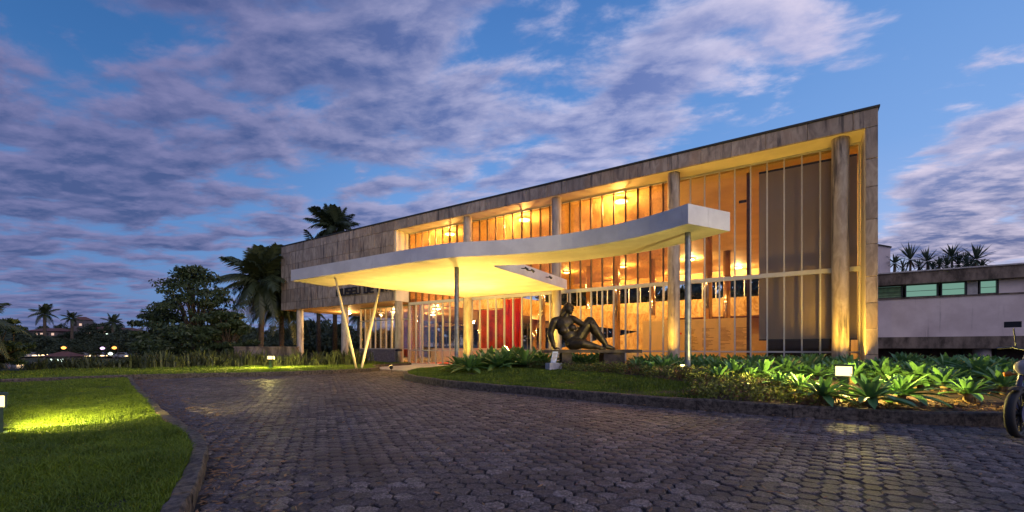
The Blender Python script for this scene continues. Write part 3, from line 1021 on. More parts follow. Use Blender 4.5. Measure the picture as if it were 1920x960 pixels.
# roof band over the glass and right-hand pier
fb = part('roof_band', MB().box(XS - .018, XR - .06, 18.05, 18.24, ZS + .035, ZT - .03), 'joint')
x = XS; k = 0
while x < XR - 0.05:
    x1 = x + random.uniform(1.02, 1.25)
    if XR - x1 < 0.6: x1 = XR
    panel(x, x1, ZS, ZT - .012, fb); x = x1; k += 1
pr = part('corner_pier', MB().box(1.95, XR - .03, 18.05, 19.2, -0.05, ZS + .03), 'joint')
z = 0.0
zs = [0.0, 0.78, 1.62, 2.45, 3.3, 4.35, 5.15, 6.2, 7.1, ZS]
for z0, z1 in zip(zs, zs[1:]):
    panel(1.93, XR, z0, z1, pr)
part('pier_lining', MB().box(1.925, 1.948, 18.062, 19.16, -0.05, ZS - .004), 'cream')
# side walls, roof, ceilings
part('side_wall', MB().box(XR - .2, XR - .005, 19.21, 44, -0.05, ZT - .04), 'stone')
part('side_wall', MB().box(XL + .005, XL + .2, 18.25, 44, ZB + .003, ZT - .04), 'stone')
part('roof', MB().box(XL + .21, XR - .21, 18.25, 44.2, 8.42, 8.66), 'joint')
part('roof_edge', MB().box(XL - .03, XR + .04, 17.955, 18.40, ZT - .008, ZT + .055), 'roofedge')
part('roof_edge', MB().box(XR - .25, XR + .04, 18.40, 44, ZT - .038, ZT + .054), 'roofedge')
part('roof_edge', MB().box(XL - .03, XL + .25, 18.40, 44, ZT - .038, ZT + .054), 'roofedge')
part('recess_soffit', MB().box(XS - .01, 1.94, 18.06, 19.32, ZS + .001, ZS + .06), 'cream')
part('recess_wall', MB().box(XS, XS + .14, 18.062, 19.10, ZB - .004, ZS - .002), 'cream')
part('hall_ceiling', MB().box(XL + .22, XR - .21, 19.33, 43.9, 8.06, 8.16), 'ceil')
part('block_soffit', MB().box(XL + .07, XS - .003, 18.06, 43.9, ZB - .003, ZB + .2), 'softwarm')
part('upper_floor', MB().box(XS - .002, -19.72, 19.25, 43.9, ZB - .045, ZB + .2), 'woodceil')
part('block_end_fascia', MB().box(XL + .003, XL + .066, 18.07, 44, ZB - .005, ZB + .2), 'stone')
part('floor', MB().box(-26.2, XR - .21, 19.0, 43.9, -0.3, 0.0), 'floor')
part('floor', MB().box(-19.95, -15.2, 19.25, 22.4, 0.001, 0.012), 'redcarpet')
part('terrace_floor', MB().box(XL + .5, -26.22, 18.2, 43.9, -0.3, 0.05), 'path')
# interior walls
bw = part('back_wall', MB().box(-26.2, XR - .21, 43.9, 44.1, 3.3, 4.75).box(-26.2, XR - .21, 43.905, 44.1, 7.25, 8.05).box(-9.5, XR - .21, 43.91, 44.1, 0, 3.3), 'hallwall')
for i in range(24):
    x = -26 + i * 1.17
    part('window_bar', MB().box(x - .04, x + .04, 43.93, 44.05, 4.76, 7.24), 'mullion', bw)
    if x < -9.5:
        part('window_bar', MB().box(x - .04, x + .04, 43.93, 44.05, 0.9, 3.29), 'mullion', bw)
part('dado', MB().box(-26.2, -9.5, 43.9, 44.1, 0, 0.9), 'offwhite', bw)
part('mezzanine_parapet', MB().box(-19.72, -19.58, 19.7, 40.0, 3.80, 5.28), 'onyx')
part('mezzanine_parapet', MB().box(-19.57, XR - .22, 39.9, 40.05, 3.62, 5.17), 'onyx')
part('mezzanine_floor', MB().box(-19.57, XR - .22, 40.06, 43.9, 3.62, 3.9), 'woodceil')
part('hall_side_wall', MB().box(XR - .235, XR - .206, 19.3, 43.9, 0, 8.05), 'hallwall')
part('upper_end_wall', MB().box(-31.0, -30.8, 19.3, 43.9, 4.06, 8.05), 'hallwall')
part('low_wall', MB().box(-21.5, -15.0, 22.45, 22.6, 0, 0.93).box(-21.5, -15.0, 22.42, 22.63, 0.931, 0.97), 'offwhite')
# ramp of two flights behind the hall
rp = MB()
for (x0, x1, zA, zB, y) in ((-19.5, -7.2, 3.9, 2.2, 33.0), (-15.5, -6.6, 0.0, 1.7, 31.0)):
    rp.add([(x0, y, zA - .35), (x1, y, zB - .35), (x1, y, zB + 1.0), (x0, y, zA + 1.0), (x0, y + .15, zA - .35), (x1, y + .15, zB - .35), (x1, y + .15, zB + 1.0), (x0, y + .15, zA + 1.0)],
           [(0, 1, 2, 3), (7, 6, 5, 4), (3, 2, 6, 7), (1, 0, 4, 5), (0, 3, 7, 4), (2, 1, 5, 6)])
part('ramp_parapet', rp, 'onyx')
rs = MB()
for (x0, x1, zA, zB, y0, y1) in ((-19.5, -7.2, 3.88, 2.18, 33.16, 34.9), (-15.5, -6.6, -0.02, 1.68, 31.16, 32.9)):
    rs.add([(x0, y0, zA - .2), (x1, y0, zB - .2), (x1, y0, zB), (x0, y0, zA), (x0, y1, zA - .2), (x1, y1, zB - .2), (x1, y1, zB), (x0, y1, zA)],
           [(0, 1, 2, 3), (7, 6, 5, 4), (3, 2, 6, 7), (1, 0, 4, 5), (0, 3, 7, 4), (2, 1, 5, 6)])
part('ramp', rs, 'floor')
# columns
for i, x in enumerate(COLX):
    r = 0.245 if i == 6 else 0.235
    top = ZB - .002 if i < 3 else ZS + .004
    c = MB()
    nz = 3 if i < 3 else 6
    cy = 18.40 if i < 6 else 18.45
    for k in range(nz):
        z0 = -0.05 if k == 0 else top * k / nz + .003
        z1 = top if k == nz - 1 else top * (k + 1) / nz - .003
        n_ = 28; b0 = len(c.v)
        ring = [(x + r * math.cos(2 * math.pi * q / n_), cy + r * math.sin(2 * math.pi * q / n_)) for q in range(n_)]
        c.add([(px_, py_, z0) for px_, py_ in ring] + [(px_, py_, z1) for px_, py_ in ring], [(q, (q + 1) % n_, n_ + (q + 1) % n_, n_ + q) for q in range(n_)])
    c.lathe([(r - .008, -0.05), (r - .008, top - .001)], (x, cy, 0), 20)
    part('column', c, 'colstone', None, True)
for x in COLX[:2]:
    part('column', MB().lathe([(0.25, -.05), (0.25, ZB - .003)], (x, 24.5, 0), 24), 'colstone', None, True)
for y in (26.7, 35.0):
    for x in COLX[2:]:
        zt = ZB - .05 if x < -19.8 else 8.055
        part('inner_column', MB().lathe([(0.24, 0), (0.24, zt)], (x, y, 0), 24), 'chrome', None, True)

# the tall glass front
gf = MB()
gf.box(XS + .15, 1.91, GY - .075, GY + .075, 3.66, 3.82)       # main transom
gf.box(XS + .15, 1.91, GY - .04, GY + .04, 0.815, 0.875)       # low rail
gf.box(XS + .15, 1.91, GY - .04, GY + .04, 0.0, 0.05)
gf.box(XS + .15, 1.91, GY - .045, GY + .045, ZS - .06, ZS - .001)
front = part('glass_front', gf, 'mullion')
MX = [-20.11 + 0.5497 * k for k in range(41)]
for x in MX:
    sub_ = MB().box(x - .024, x + .024, GY - .06, GY + .055, 0.052, 0.813).box(x - .024, x + .024, GY - .06, GY + .055, 0.877, 3.658)
    part('mullion', sub_, 'mullion', front)
    part('mullion', MB().box(x - .022, x + .022, GY - .058, GY + .05, 3.822, ZS - .062), 'darkmullion' if x < -4.3 else 'mullion', front)
for i, (a, b) in enumerate(zip(MX, MX[1:])):
    for (z0, z1) in ((0.052, 0.813), (0.877, 3.658), (3.822, ZS - .062)):
        tl = random.uniform(-.003, .003)
        g = MB().add([(a + .026, GY - .004 + tl, z0), (b - .026, GY - .004 - tl, z0), (b - .026, GY - .004 - tl, z1), (a + .026, GY - .004 + tl, z1),
                      (a + .026, GY + .004 + tl, z0), (b - .026, GY + .004 - tl, z0), (b - .026, GY + .004 - tl, z1), (a + .026, GY + .004 + tl, z1)],
                     [(0, 1, 2, 3), (7, 6, 5, 4), (3, 2, 6, 7), (1, 0, 4, 5), (0, 3, 7, 4), (2, 1, 5, 6)])
        part('pane', g, 'frost' if (z0 > 3 and a < -4.3) else 'glass', front)
# ground floor glass under the raised block, set back
gl = MB()
GB = 20.1
gl.box(-26.2, -20.2, GB - .04, GB + .04, 2.86, 2.93).box(-26.2, -20.2, GB - .04, GB + .04, 0.90, 0.96).box(-26.2, -20.2, GB - .04, GB + .04, 3.76, ZB - .004)
lower = part('ground_floor_window', gl, 'mullion')
part('tiled_sill_wall', MB().box(-26.2, -22.3, GB - .1, GB + .1, -0.05, 0.898), 'cobogo', lower)
nb = 11
for k in range(nb + 1):
    x = -26.2 + k * 6.0 / nb
    part('mullion', MB().box(x - .022, x + .022, GB - .05, GB + .05, 0.962 if x < -22.3 else 0.0, 2.858).box(x - .02, x + .02, GB - .048, GB + .048, 2.932, 3.758), 'mullion', lower)
    if k < nb:
        part('pane', MB().box(x + .024, x + 6.0 / nb - .024, GB - .004, GB + .004, 0.962, 2.858), 'glass', lower)
        part('pane', MB().box(x + .024, x + 6.0 / nb - .024, GB - .004, GB + .004, 2.932, 3.758), 'glass', lower)
for k in range(9):
    y = GB + k * 2.9
    part('mullion', MB().box(-26.25, -26.205, y + .06, y + .14, 0.0, ZB - .01), 'mullion', lower)
    part('pane', MB().box(-26.235, -26.225, y + .15, y + 2.85, 0.0, ZB - .01), 'glass', lower)
part('pane', MB().box(-20.195, -20.185, GY + .08, GB - .05, 0.0, ZB - .06), 'glass', lower)

# grey blind behind the right-hand panes and a dark box added for the dark gap below it
bl = tag(mk('roller_blind', MB().box(-1.16, 1.86, 19.42, 19.45, 1.33, 7.78), 'blind'), 'grey roller blind filling the right end of the glass front', 'blind')
mk('bottom_bar', MB().box(-1.16, 1.86, 19.40, 19.47, 1.28, 1.329), 'darkmetal', bl)
mk('roller_tube', MB().tube([(-1.16, 19.46, 7.82), (1.86, 19.46, 7.82)], 0.05, 10), 'darkmetal', bl)
ct = tag(mk('dark_gap_box', MB().box(-0.9, 1.75, 20.3, 21.0, 0.001, 1.32), 'dark'), 'dark box added for the dark gap under the grey blind', 'dark_gap_box')
mk('dark_gap_box_top', MB().box(-0.95, 1.8, 20.25, 21.05, 1.321, 1.36), 'darkmetal', ct)
pt = tag(mk('timber_post', MB().box(-1.62, -1.5, 19.8, 19.92, 0.001, 8.055).box(-1.66, -1.46, 19.76, 19.96, 0.001, 0.12), 'brownwood'), 'slim brown timber post beside the edge of the blind', 'post')
mk('bracket', MB().box(-1.9, -1.63, 19.83, 19.89, 6.9, 7.0), 'darkmetal', pt)

# printed exhibition panel
ep = tag(empty('exhibition_panel', (-4.4, 24, 0)), 'tall pale exhibition panel of small grey text seen through the glass', 'panel')
mk('board', MB().box(-7.04, -1.82, 24.0, 24.1, 0.06, 2.48), 'warmboard', ep)
mk('base_rail', MB().box(-7.04, -1.82, 23.97, 24.13, 0.0, 0.058), 'darkmetal', ep)
tx_ = MB(); rd = MB()
rd.box(-5.42, -4.98, 23.994, 23.999, 1.70, 1.80)
for cx0 in (-4.75, -3.98, -3.2, -2.45):
    zz = 1.98
    while zz > 0.75:
        wl = 0.58 * random.uniform(0.45, 1.0)
        tx_.box(cx0, cx0 + wl, 23.995, 23.999, zz, zz + 0.022)
        zz -= 0.062 if random.random() < 0.85 else 0.16
mk('print', tx_, 'ink', ep); mk('print_heading', rd, 'inkred', ep)

# hanging red cloths, and a sheet for a red reflection
rc = tag(empty('hanging_cloth', (-16.2, 24, 0.9)), 'tall red painted cloth hanging in the hall behind the glass', 'curtain')


def cloth(x0, x1, y, z0, z1, amp, n, ph=0.0):
    vs = []; fs = []
    rows = 8
    for j in range(rows + 1):
        for i in range(n + 1):
            t = i / n
            x = x0 + (x1 - x0) * t
            yy = y + amp * (math.sin(t * 23 + ph + 0.3 * j) + .5 * math.sin(t * 41 + 1.7 * ph)) * (0.5 + 0.5 * j / rows)
            zt = z1 - 0.05 * math.sin(t * 3)
            vs.append((x, yy, zt + (z0 - zt) * j / rows + 0.04 * math.sin(t * 17) * (j == rows)))
    for j in range(rows):
        for i in range(n):
            a = j * (n + 1) + i
            fs.append((a, a + 1, a + n + 2, a + n + 1))
    nv = len(vs)
    vs += [(x, yy + .012, zz) for x, yy, zz in vs]
    fs += [tuple(reversed([q + nv for q in f])) for f in fs]
    return MB().add(vs, fs)


mk('cloth', cloth(-16.45, -14.9, 24, 0.35, 4.28, 0.15, 70), 'redcloth', rc, True)
mk('rod', MB().tube([(-16.6, 24, 4.30), (-14.6, 24, 4.30)], 0.025, 8), 'darkmetal', rc)
mk('wire', MB().tube([(-16.45, 24, 4.32), (-16.45, 24, 8.05)], 0.006, 5).tube([(-14.75, 24, 4.32), (-14.75, 24, 8.05)], 0.006, 5), 'darkmetal', rc)
rc2 = tag(empty('hanging_cloth', (-19.0, 24.6, 0.5)), 'narrow darker red cloth hanging left of the tall red one', 'curtain')
mk('cloth', cloth(-18.75, -16.75, 24.6, 0.1, 3.7, 0.06, 34, 1.0), 'darkredcloth', rc2, True)
mk('rod', MB().tube([(-18.85, 24.6, 3.72), (-16.65, 24.6, 3.72)], 0.025, 8), 'darkmetal', rc2)
rc3 = tag(empty('hanging_cloth', (-31.5, 30, 0.05)), 'dark red sheet added for a red reflection behind the pillars of the open ground floor', 'curtain')  # sheet added in place of a red reflection in glass
mk('cloth', cloth(-32.6, -30.4, 30, 0.15, 3.82, 0.05, 30, 2.0), 'darkredcloth', rc3, True)
mk('rod', MB().tube([(-32.6, 30, 3.825), (-30.3, 30, 3.825)], 0.02, 8), 'darkmetal', rc3)


# ceiling lamps
def ceiling_lamp(x, y, z, label, group, r=0.30, light=0):
    t = tag(empty('ceiling_lamp', (x, y, z)), label, 'ceiling lamp', group)
    mk('housing', MB().lathe([(r * .55, 0), (r * .9, -.03), (r, -.07), (r * .97, -.09)], (x, y, z), 20), 'darkmetal', t, True)
    mk('diffuser', MB().lathe([(r * .95, -.091), (r * .93, -.13), (r * .6, -.16), (0.01, -.168)], (x, y, z), 20), 'lamp', t, True)
    if light:
        l = bpy.data.lights.new('lamp_light', 'POINT'); l.energy = light; l.color = (1.0, 0.63, 0.23); l.shadow_soft_size = 0.11
        lo = bpy.data.objects.new('lamp_light', l); COL.objects.link(lo); lo.parent = t; lo.location = (0, 0, -0.29)
    return t


first = True
HALL = 'round glowing ceiling lamps of the upper hall'
for y in (20.05, 27.6, 36.3):
    for x in (-28.4, -23.0, -17.65, -12.3, -6.9):
        if y > 25 and x < -20: continue
        ceiling_lamp(x, y, 8.058, 'round glowing lamp on the high hall ceiling', HALL, 0.31, LAMP_W)
for (x, y) in ((-14.9, 42.2), (-9.5, 42.2), (-4.1, 42.2)):
    ceiling_lamp(x, y, 8.058, 'round glowing lamp above the rear gallery', HALL, 0.31, LAMP_W * .8)
ceiling_lamp(-29.74, 21.6, ZB - .004, 'round lamp under the open ground floor beside the slanted posts', None, 0.28, LOW_W)
for (x, y) in ((-25.5, 22.6), (-21.14, 22.6), (-25.2, 26.6), (-21.3, 30.5), (-25.2, 34.5)):
    ceiling_lamp(x, y, ZB - .05 if x > -20.3 else ZB - .004, 'round lamp on the low lobby ceiling behind the glass', 'lamps of the low lobby ceiling', 0.28, LOW_W)

# ---------------------------------------------------------------- letters on the stone front
sign = tag(empty('wall_sign', (-25.9, 18, 4.5)), 'black metal letters MUSEU DE ARTE on the stone front', 'sign')


def letter(ch, x, z, wd, h):
    s_ = 0.085
    b = MB()
    y0, y1 = 17.90, 17.992
    def bar(u0, u1, v0, v1): b.box(x + u0, x + u1, y0, y1, z + v0, z + v1)
    L, Rr, B_, T_ = 0, wd, 0, h
    md = h / 2
    if ch == 'M':
        bar(0, s_, 0, h - s_ * .5); bar(wd - s_, wd, 0, h - s_ * .5); bar(s_, wd - s_, h - s_, h - .002); bar(wd / 2 - s_ / 2, wd / 2 + s_ / 2, h * .35, h - s_ - .002)
    if ch == 'U':
        bar(0, s_, s_ * .5, h); bar(wd - s_, wd, s_ * .5, h); bar(s_, wd - s_, 0, s_)
    if ch == 'S':
        bar(0.02, wd, h - s_, h); bar(0, s_, md - s_ / 2, h - s_ - .002); bar(s_ + .002, wd - .02, md - s_ / 2, md + s_ / 2); bar(wd - s_, wd, s_ + .002, md - s_ / 2 - .002); bar(0, wd - .02, 0, s_)
    if ch == 'E':
        bar(0, s_, s_ * .4, h - s_ * .4); bar(s_ + .002, wd, h - s_, h); bar(s_ + .002, wd * .9, md - s_ / 2, md + s_ / 2); bar(s_ + .002, wd, 0, s_)
    if ch == 'D':
        bar(0, s_, 0, h); bar(s_ + .002, wd - s_ * .7, h - s_, h); bar(s_ + .002, wd - s_ * .7, 0, s_); bar(wd - s_, wd, s_ * .9, h - s_ * .9)
    if ch == 'A':
        bar(0, s_, 0, h - s_ * .6); bar(wd - s_, wd, 0, h - s_ * .6); bar(s_ + .002, wd - s_ - .002, h - s_, h); bar(s_ + .002, wd - s_ - .002, md - s_ * .8, md + s_ * .2)
    if ch == 'R':
        bar(0, s_, 0, h); bar(s_ + .002, wd - s_ * .7, h - s_, h); bar(wd - s_, wd, md, h - s_ * .9); bar(s_ + .002, wd - s_ - .002, md - s_ / 2, md + s_ / 2)
        b.add([(x + wd * .45, y0, z + md - s_ / 2), (x + wd * .45 + s_, y0, z + md - s_ / 2), (x + wd, y0, z), (x + wd - s_ * 1.1, y0, z), (x + wd * .45, y1, z + md - s_ / 2), (x + wd * .45 + s_, y1, z + md - s_ / 2), (x + wd, y1, z), (x + wd - s_ * 1.1, y1, z)],
              [(0, 3, 2, 1), (4, 5, 6, 7), (0, 1, 5, 4), (1, 2, 6, 5), (2, 3, 7, 6), (3, 0, 4, 7)])
    if ch == 'T':
        bar(0, wd, h - s_, h); bar(wd / 2 - s_ / 2, wd / 2 + s_ / 2, 0, h - s_ - .002)
    mk('letter', b, 'letter', sign)


lx = -25.9
for ch in 'MUSEU DE ARTE':
    if ch == ' ': lx += 0.30; continue
    wd = 0.50 if ch == 'M' else 0.42
    letter(ch, lx, 4.46, wd, 0.50); lx += wd + 0.075

# ---------------------------------------------------------------- free-form canopy
can = tag(empty('entrance_canopy', (-11, 12, 0)), 'white free-form concrete canopy on slim posts lit yellow from below', 'canopy')
outline = [(-16.90, 9.65), (-17.02, 11.50), (-16.6, 11.52), (-15.74, 11.53), (-15.70, 12.76), (-15.58, 13.81), (-15.30, 14.75), (-14.95, 16.6), (-14.66, 17.975), (-8.74, 17.975), (-8.62, 16.2), (-8.45, 13.6), (-8.34, 11.75)]
wing_back = [(-8.22, 11.46), (-7.2, 11.90), (-6.01, 12.21), (-4.52, 12.24), (-3.5, 12.12), (-2.5, 11.75), (-1.24, 11.06)]
wing_front = [(-1.92, 9.88), (-2.31, 10.08), (-2.95, 10.34), (-3.91, 10.58), (-5.26, 10.68), (-6.5, 10.45), (-7.36, 10.18), (-8.0, 9.92), (-8.6, 9.74), (-9.3, 9.66), (-10.9, 9.64), (-13.3, 9.65)]
poly = outline + smooth_line(wing_back, 0.25) + smooth_line(wing_front, 0.25)
poly = list(reversed(poly))
if sum(a[0] * b[1] - b[0] * a[1] for a, b in zip(poly, poly[1:] + poly[:1])) < 0: poly.reverse()
cb = bmesh.new()
CZ0, CZ1 = 3.68, 4.115
vb = [cb.verts.new((x + 11, y - 12, CZ0)) for x, y in poly]
vt = [cb.verts.new((x + 11, y - 12, CZ1)) for x, y in poly]
cb.faces.new(list(reversed(vb))); cb.faces.new(vt)
for i in range(len(poly)):
    j = (i + 1) % len(poly); cb.faces.new((vb[i], vb[j], vt[j], vt[i]))
bmesh.ops.triangulate(cb, faces=[f for f in cb.faces if len(f.verts) > 4])
me = bpy.data.meshes.new('canopy_slab'); cb.to_mesh(me); cb.free(); me.materials.append(M['white'])
link('canopy_slab', me, can)
# thin flashing along the top edge
mk('post', MB().tube([(-9.42, 11.04, 0.1), (-9.42, 11.04, 3.679)], 0.075, 16, False), 'steelpost', can, True)
mk('post', MB().tube([(-2.08, 10.66, 0.1), (-2.08, 10.66, 3.679)], 0.068, 16, False), 'steelpost', can, True)
for a, b in (((-15.31, 11.56, 0.08), (-14.66, 10.1, 3.679)), ((-15.25, 11.74, 0.08), (-15.69, 13.06, 3.679))):
    a, b = Vector(a), Vector(b)
    mk('slanted_post', MB().tube([a, a.lerp(b, .25), a.lerp(b, .5), a.lerp(b, .8), b], [0.042, 0.056, 0.06, 0.05, 0.034], 14), 'cream', can, True)
for (x, y) in ((-8.19, 13.4), (-8.22, 13.9), (-8.38, 15.6)):
    mk('small_spotlight', MB().tube([(x - .16, y, 3.9), (x - .02, y, 3.88)], 0.02, 8).tube([(x, y - .02, 3.92), (x + .10, y + .04, 3.82)], [0.035, 0.05], 10), 'darkmetal', can)


# ---------------------------------------------------------------- lamps in the garden
def spot(parent, loc, aim, energy, color, angle, blend=0.6, size=0.06):
    l = bpy.data.lights.new('lamp_light', 'SPOT'); l.energy = energy; l.color = color
    l.spot_size = R(angle); l.spot_blend = blend; l.shadow_soft_size = size
    o = bpy.data.objects.new('lamp_light', l); COL.objects.link(o); o.parent = parent
    o.location = loc
    o.rotation_euler = Vector(aim).to_track_quat('-Z', 'Y').to_euler()
    return o


def bollard(loc, rz, label, h=0.50, hw=0.13, hh=0.15, spots=()):
    x, y, z = loc
    t = tag(empty('garden_lamp', loc), label, 'garden lamp', 'box-headed garden lamps')
    ca_, sa_ = math.cos(rz), math.sin(rz)
    ax, ay = Vector((ca_, sa_, 0)), Vector((-sa_, ca_, 0))
    o = Vector(loc)
    U = Vector((0, 0, 1))
    mk('pillar', MB().obox(o + U * (h / 2 - .05), ax * .055, ay * .055, U * (h / 2 + .05)).obox(o + U * .02, ax * .09, ay * .09, U * .02), 'greenmetal', t)
    mk('diffuser', MB().obox(o + U * (h + hh / 2), ax * (hw - .008), ay * (hw * .6 - .008), U * (hh / 2 - .008)), 'bollardglow', t)
    mk('cap', MB().obox(o + U * (h + hh + .012), ax * (hw + .015), ay * (hw * .6 + .015), U * .012), 'greenmetal', t)
    mk('head_base', MB().obox(o + U * (h - .005), ax * hw, ay * (hw * .6), U * .005), 'greenmetal', t)
    fr_ = MB()
    for sx in (-1, 1):
        for sy in (-1, 1):
            fr_.obox(o + U * (h + hh / 2) + ax * (sx * (hw - .002)) + ay * (sy * (hw * .6 - .002)), ax * .007, ay * .007, U * (hh / 2 - .001))
    mk('frame', fr_, 'greenmetal', t)
    for (dl_, aim, e, ang) in spots:
        spot(t, dl_, aim, e, (1.0, 0.78, 0.20), ang, 0.7, 0.05)
    return t


def uplight(loc, aim, label, energy, color, angle, blend=0.7, size=0.08):
    t = tag(empty('ground_uplight', loc), label, 'uplight', 'small floodlights aimed up from the planting')
    o = Vector(loc); d = Vector(aim).normalized()
    mk('housing', MB().tube([o + Vector((0, 0, .08)), o + Vector((0, 0, .08)) + d * .13], [0.06, 0.085], 14), 'darkmetal', t, True)
    mk('stake', MB().tube([o - Vector((0, 0, .12)), o + Vector((0, 0, .09))], 0.014, 6), 'darkmetal', t)
    mk('lens', MB().tube([o + Vector((0, 0, .08)) + d * .131, o + Vector((0, 0, .08)) + d * .138], 0.075, 14), 'uplens', t)
    spot(t, Vector((0, 0, .08)) + d * .16, d, energy, color, angle, blend, size)
    return t


YEL = (1.0, 0.60, 0.11)
ORA = (1.0, 0.56, 0.06)
uplight((-12.0, 14.6, 0.36), (-0.05, 0.10, 1), 'floodlight under the canopy behind the agaves aimed at its ceiling', CAN_W, YEL, 168, 0.5, 0.07)
uplight((-13.9, 12.2, 0.05), (-0.35, -0.1, 1), 'floodlight beside the entrance path aimed at the canopy', CAN_W * .28, YEL, 165, 0.6, 0.07)
uplight((-9.0, 12.6, 0.36), (0.25, -0.25, 1), 'floodlight near the slim post left of the statue', CAN_W * .34, YEL, 160, 0.6, 0.07)
uplight((-14.3, 17.2, 0.02), (-0.25, 0.4, 1), 'floodlight at the foot of the column right of the entrance doors', UP_W * .6, (1.0, .66, .04), 110, 0.9, 0.07)
uplight((-9.55, 17.2, 0.36), (0.02, 0.42, 1), 'floodlight at the foot of the column behind the statue', UP_W * .6, (1.0, .66, .04), 110, 0.9, 0.07)
uplight((1.22, 17.15, 0.36), (0.03, 0.42, 1), 'floodlight at the foot of the right-hand round column', UP_W, ORA, 110, 0.9, 0.07)
uplight((1.70, 17.75, 0.36), (0.10, 0.45, 1), 'floodlight at the foot of the corner pier', UP_W * .35, ORA, 80, 0.9, 0.07)
uplight((-4.2, 17.2, 0.36), (0.02, 0.42, 1), 'floodlight at the foot of the column behind the slim post', UP_W * .8, ORA, 105, 0.9, 0.07)
uplight((-2.25, 10.95, 0.36), (0.2, -0.3, 1), 'floodlight at the foot of the slim post right of the statue', UP_W * .10, YEL, 90)
uplight((-4.75, 12.95, 0.36), (0.2, -0.6, 1), 'floodlight behind the bench pedestal', UP_W * .16, ORA, 110)

bollard((-6.86, 0.80, 0.085), YAW + 1.0, 'garden lamp on the near left lawn cut by the picture edge', 0.30, 0.075, 0.125,
        spots=(((-0.06, 0.10, 0.36), (-0.68, 0.80, -0.34), BOL_W * 2.4, 92), ((-0.02, 0.10, 0.34), (0.1, 0.5, -0.75), BOL_W * .35, 110)))
bollard((0.66, 8.62, 0.18), -0.15, 'garden lamp among the agaves by the kerb near the right column', 0.37, 0.115, 0.16,
        spots=(((0, -.12, .47), (0.1, -0.8, -0.55), BOL_W * .6, 150), ((-.05, 0.12, .47), (-0.4, 0.9, 0.1), BOL_W * 1.3, 150), ((-.14, -.02, .44), (-1, 0.0, -0.2), BOL_W * 2.6, 140), ((.14, -.02, .44), (1, 0.1, -0.15), BOL_W * 2.6, 140)))
bollard((-18.6, 9.75, 0.125), 0.5, 'garden lamp on the far lawn left of the slanted posts', 0.38, 0.12, 0.15,
        spots=(((0.12, -0.12, .46), (0.25, -0.45, -0.3), BOL_W * 2.2, 165), ((-0.1, 0.12, .46), (-0.3, 0.9, -0.2), BOL_W * 1.6, 165), ((.14, .05, .46), (.5, .85, -.3), BOL_W * 2.5, 150), ((-.1, -.12, .46), (-.6, -.8, -.4), BOL_W * 2.0, 150)))
# ================================================================ bench, statue, plaque, bin
BD = 12.7
BX = Vector((CR[0], CR[1], 0)); BY = Vector((CF[0], CF[1], 0)); BZ = Vector((0, 0, 1))
BO = cw((1018 - 960) / 810 * BD, BD, 0)          # left end of the slab
bench = tag(empty('stone_bench', (*BO[:2], 0.36)), 'low dark stone slab bench under the bronze statue', 'bench')
bt = MB()
m_ = bt.obox(BO + BX * 1.39 + BZ * 0.90, BX * 1.40, BY * .42, BZ * .045)
mk('slab', bt, 'benchstone', bench)
mk('support', MB().obox(BO + BX * 0.66 + BZ * .60, BX * .14, BY * .34, BZ * .255), 'benchstone', bench)
mk('support', MB().obox(BO + BX * 2.02 + BZ * .60, BX * .30, BY * .34, BZ * .255), 'benchstone', bench)


def bake_remesh(name, mb, m, parent, voxel, smooth_it=4, flatten=None):
    o = mk(name, mb, m, parent)
    md = o.modifiers.new('r', 'REMESH'); md.mode = 'VOXEL'; md.voxel_size = voxel; md.use_smooth_shade = True
    if smooth_it:
        s_ = o.modifiers.new('s', 'SMOOTH'); s_.iterations = smooth_it; s_.factor = 0.5
    dg = bpy.context.evaluated_depsgraph_get()
    me = bpy.data.meshes.new_from_object(o.evaluated_get(dg))
    o.modifiers.clear(); o.data = me; me.name = name
    if flatten is not None:
        for v in me.vertices:
            if v.co.z < flatten: v.co.z = flatten
    me.polygons.foreach_set('use_smooth', [True] * len(me.polygons))
    return o


class Figure(MB):
    """tapered limbs in a frame: u right, v up, w towards the viewer"""
    def __init__(s, org, k, ax, ay, az):
        super().__init__(); s.o, s.k, s.ax, s.ay, s.az = Vector(org), k, ax, ay, az

    def P(s, u, v, ww=0.0):
        return s.o + s.ax * (u * s.k) + s.az * (v * s.k) - s.ay * (ww * s.k)

    def limb(s, a, b, r0, r1, n=6):
        A, B = s.P(*a), s.P(*b)
        for i in range(n + 1):
            t = i / n
            r = (r0 + (r1 - r0) * t) * s.k
            s.ell(A.lerp(B, t), (r, r, r), None, 10, 7)
        s.tube([A, B], [r0 * s.k, r1 * s.k], 12)

    def egg(s, c, r, rotdeg=0.0, yaw=0.0):
        ru, rv, rw = r
        base_ = Matrix((s.ax, -s.ay, s.az)).transposed()
        rot = base_ @ Matrix.Rotation(R(rotdeg), 3, 'Y') @ Matrix.Rotation(R(yaw), 3, 'Z')
        s.ell(s.P(*c), (ru * s.k, rw * s.k, rv * s.k), rot, 16, 12)


K = 0.00199
FO = BO + BZ * 0.945 - BX * 0.0
statue = tag(empty('bronze_statue', FO + BX * .85), 'dark bronze statue of a reclining nude woman leaning on one arm', 'statue')
f = Figure(FO, K, BX, BY, BZ)
Zs = lambda y: 762 - y
def L3(a, b, r0, r1, n=6):
    f.limb((a[0], Zs(a[1]), a[2]), (b[0], Zs(b[1]), b[2]), r0 * (1.10 if r0 > 14 else 1), r1 * (1.10 if r1 > 14 else 1), n)
def E3(c, r, rot=0, yaw=0):
    f.egg((c[0], Zs(c[1]), c[2]), r, rot, yaw)
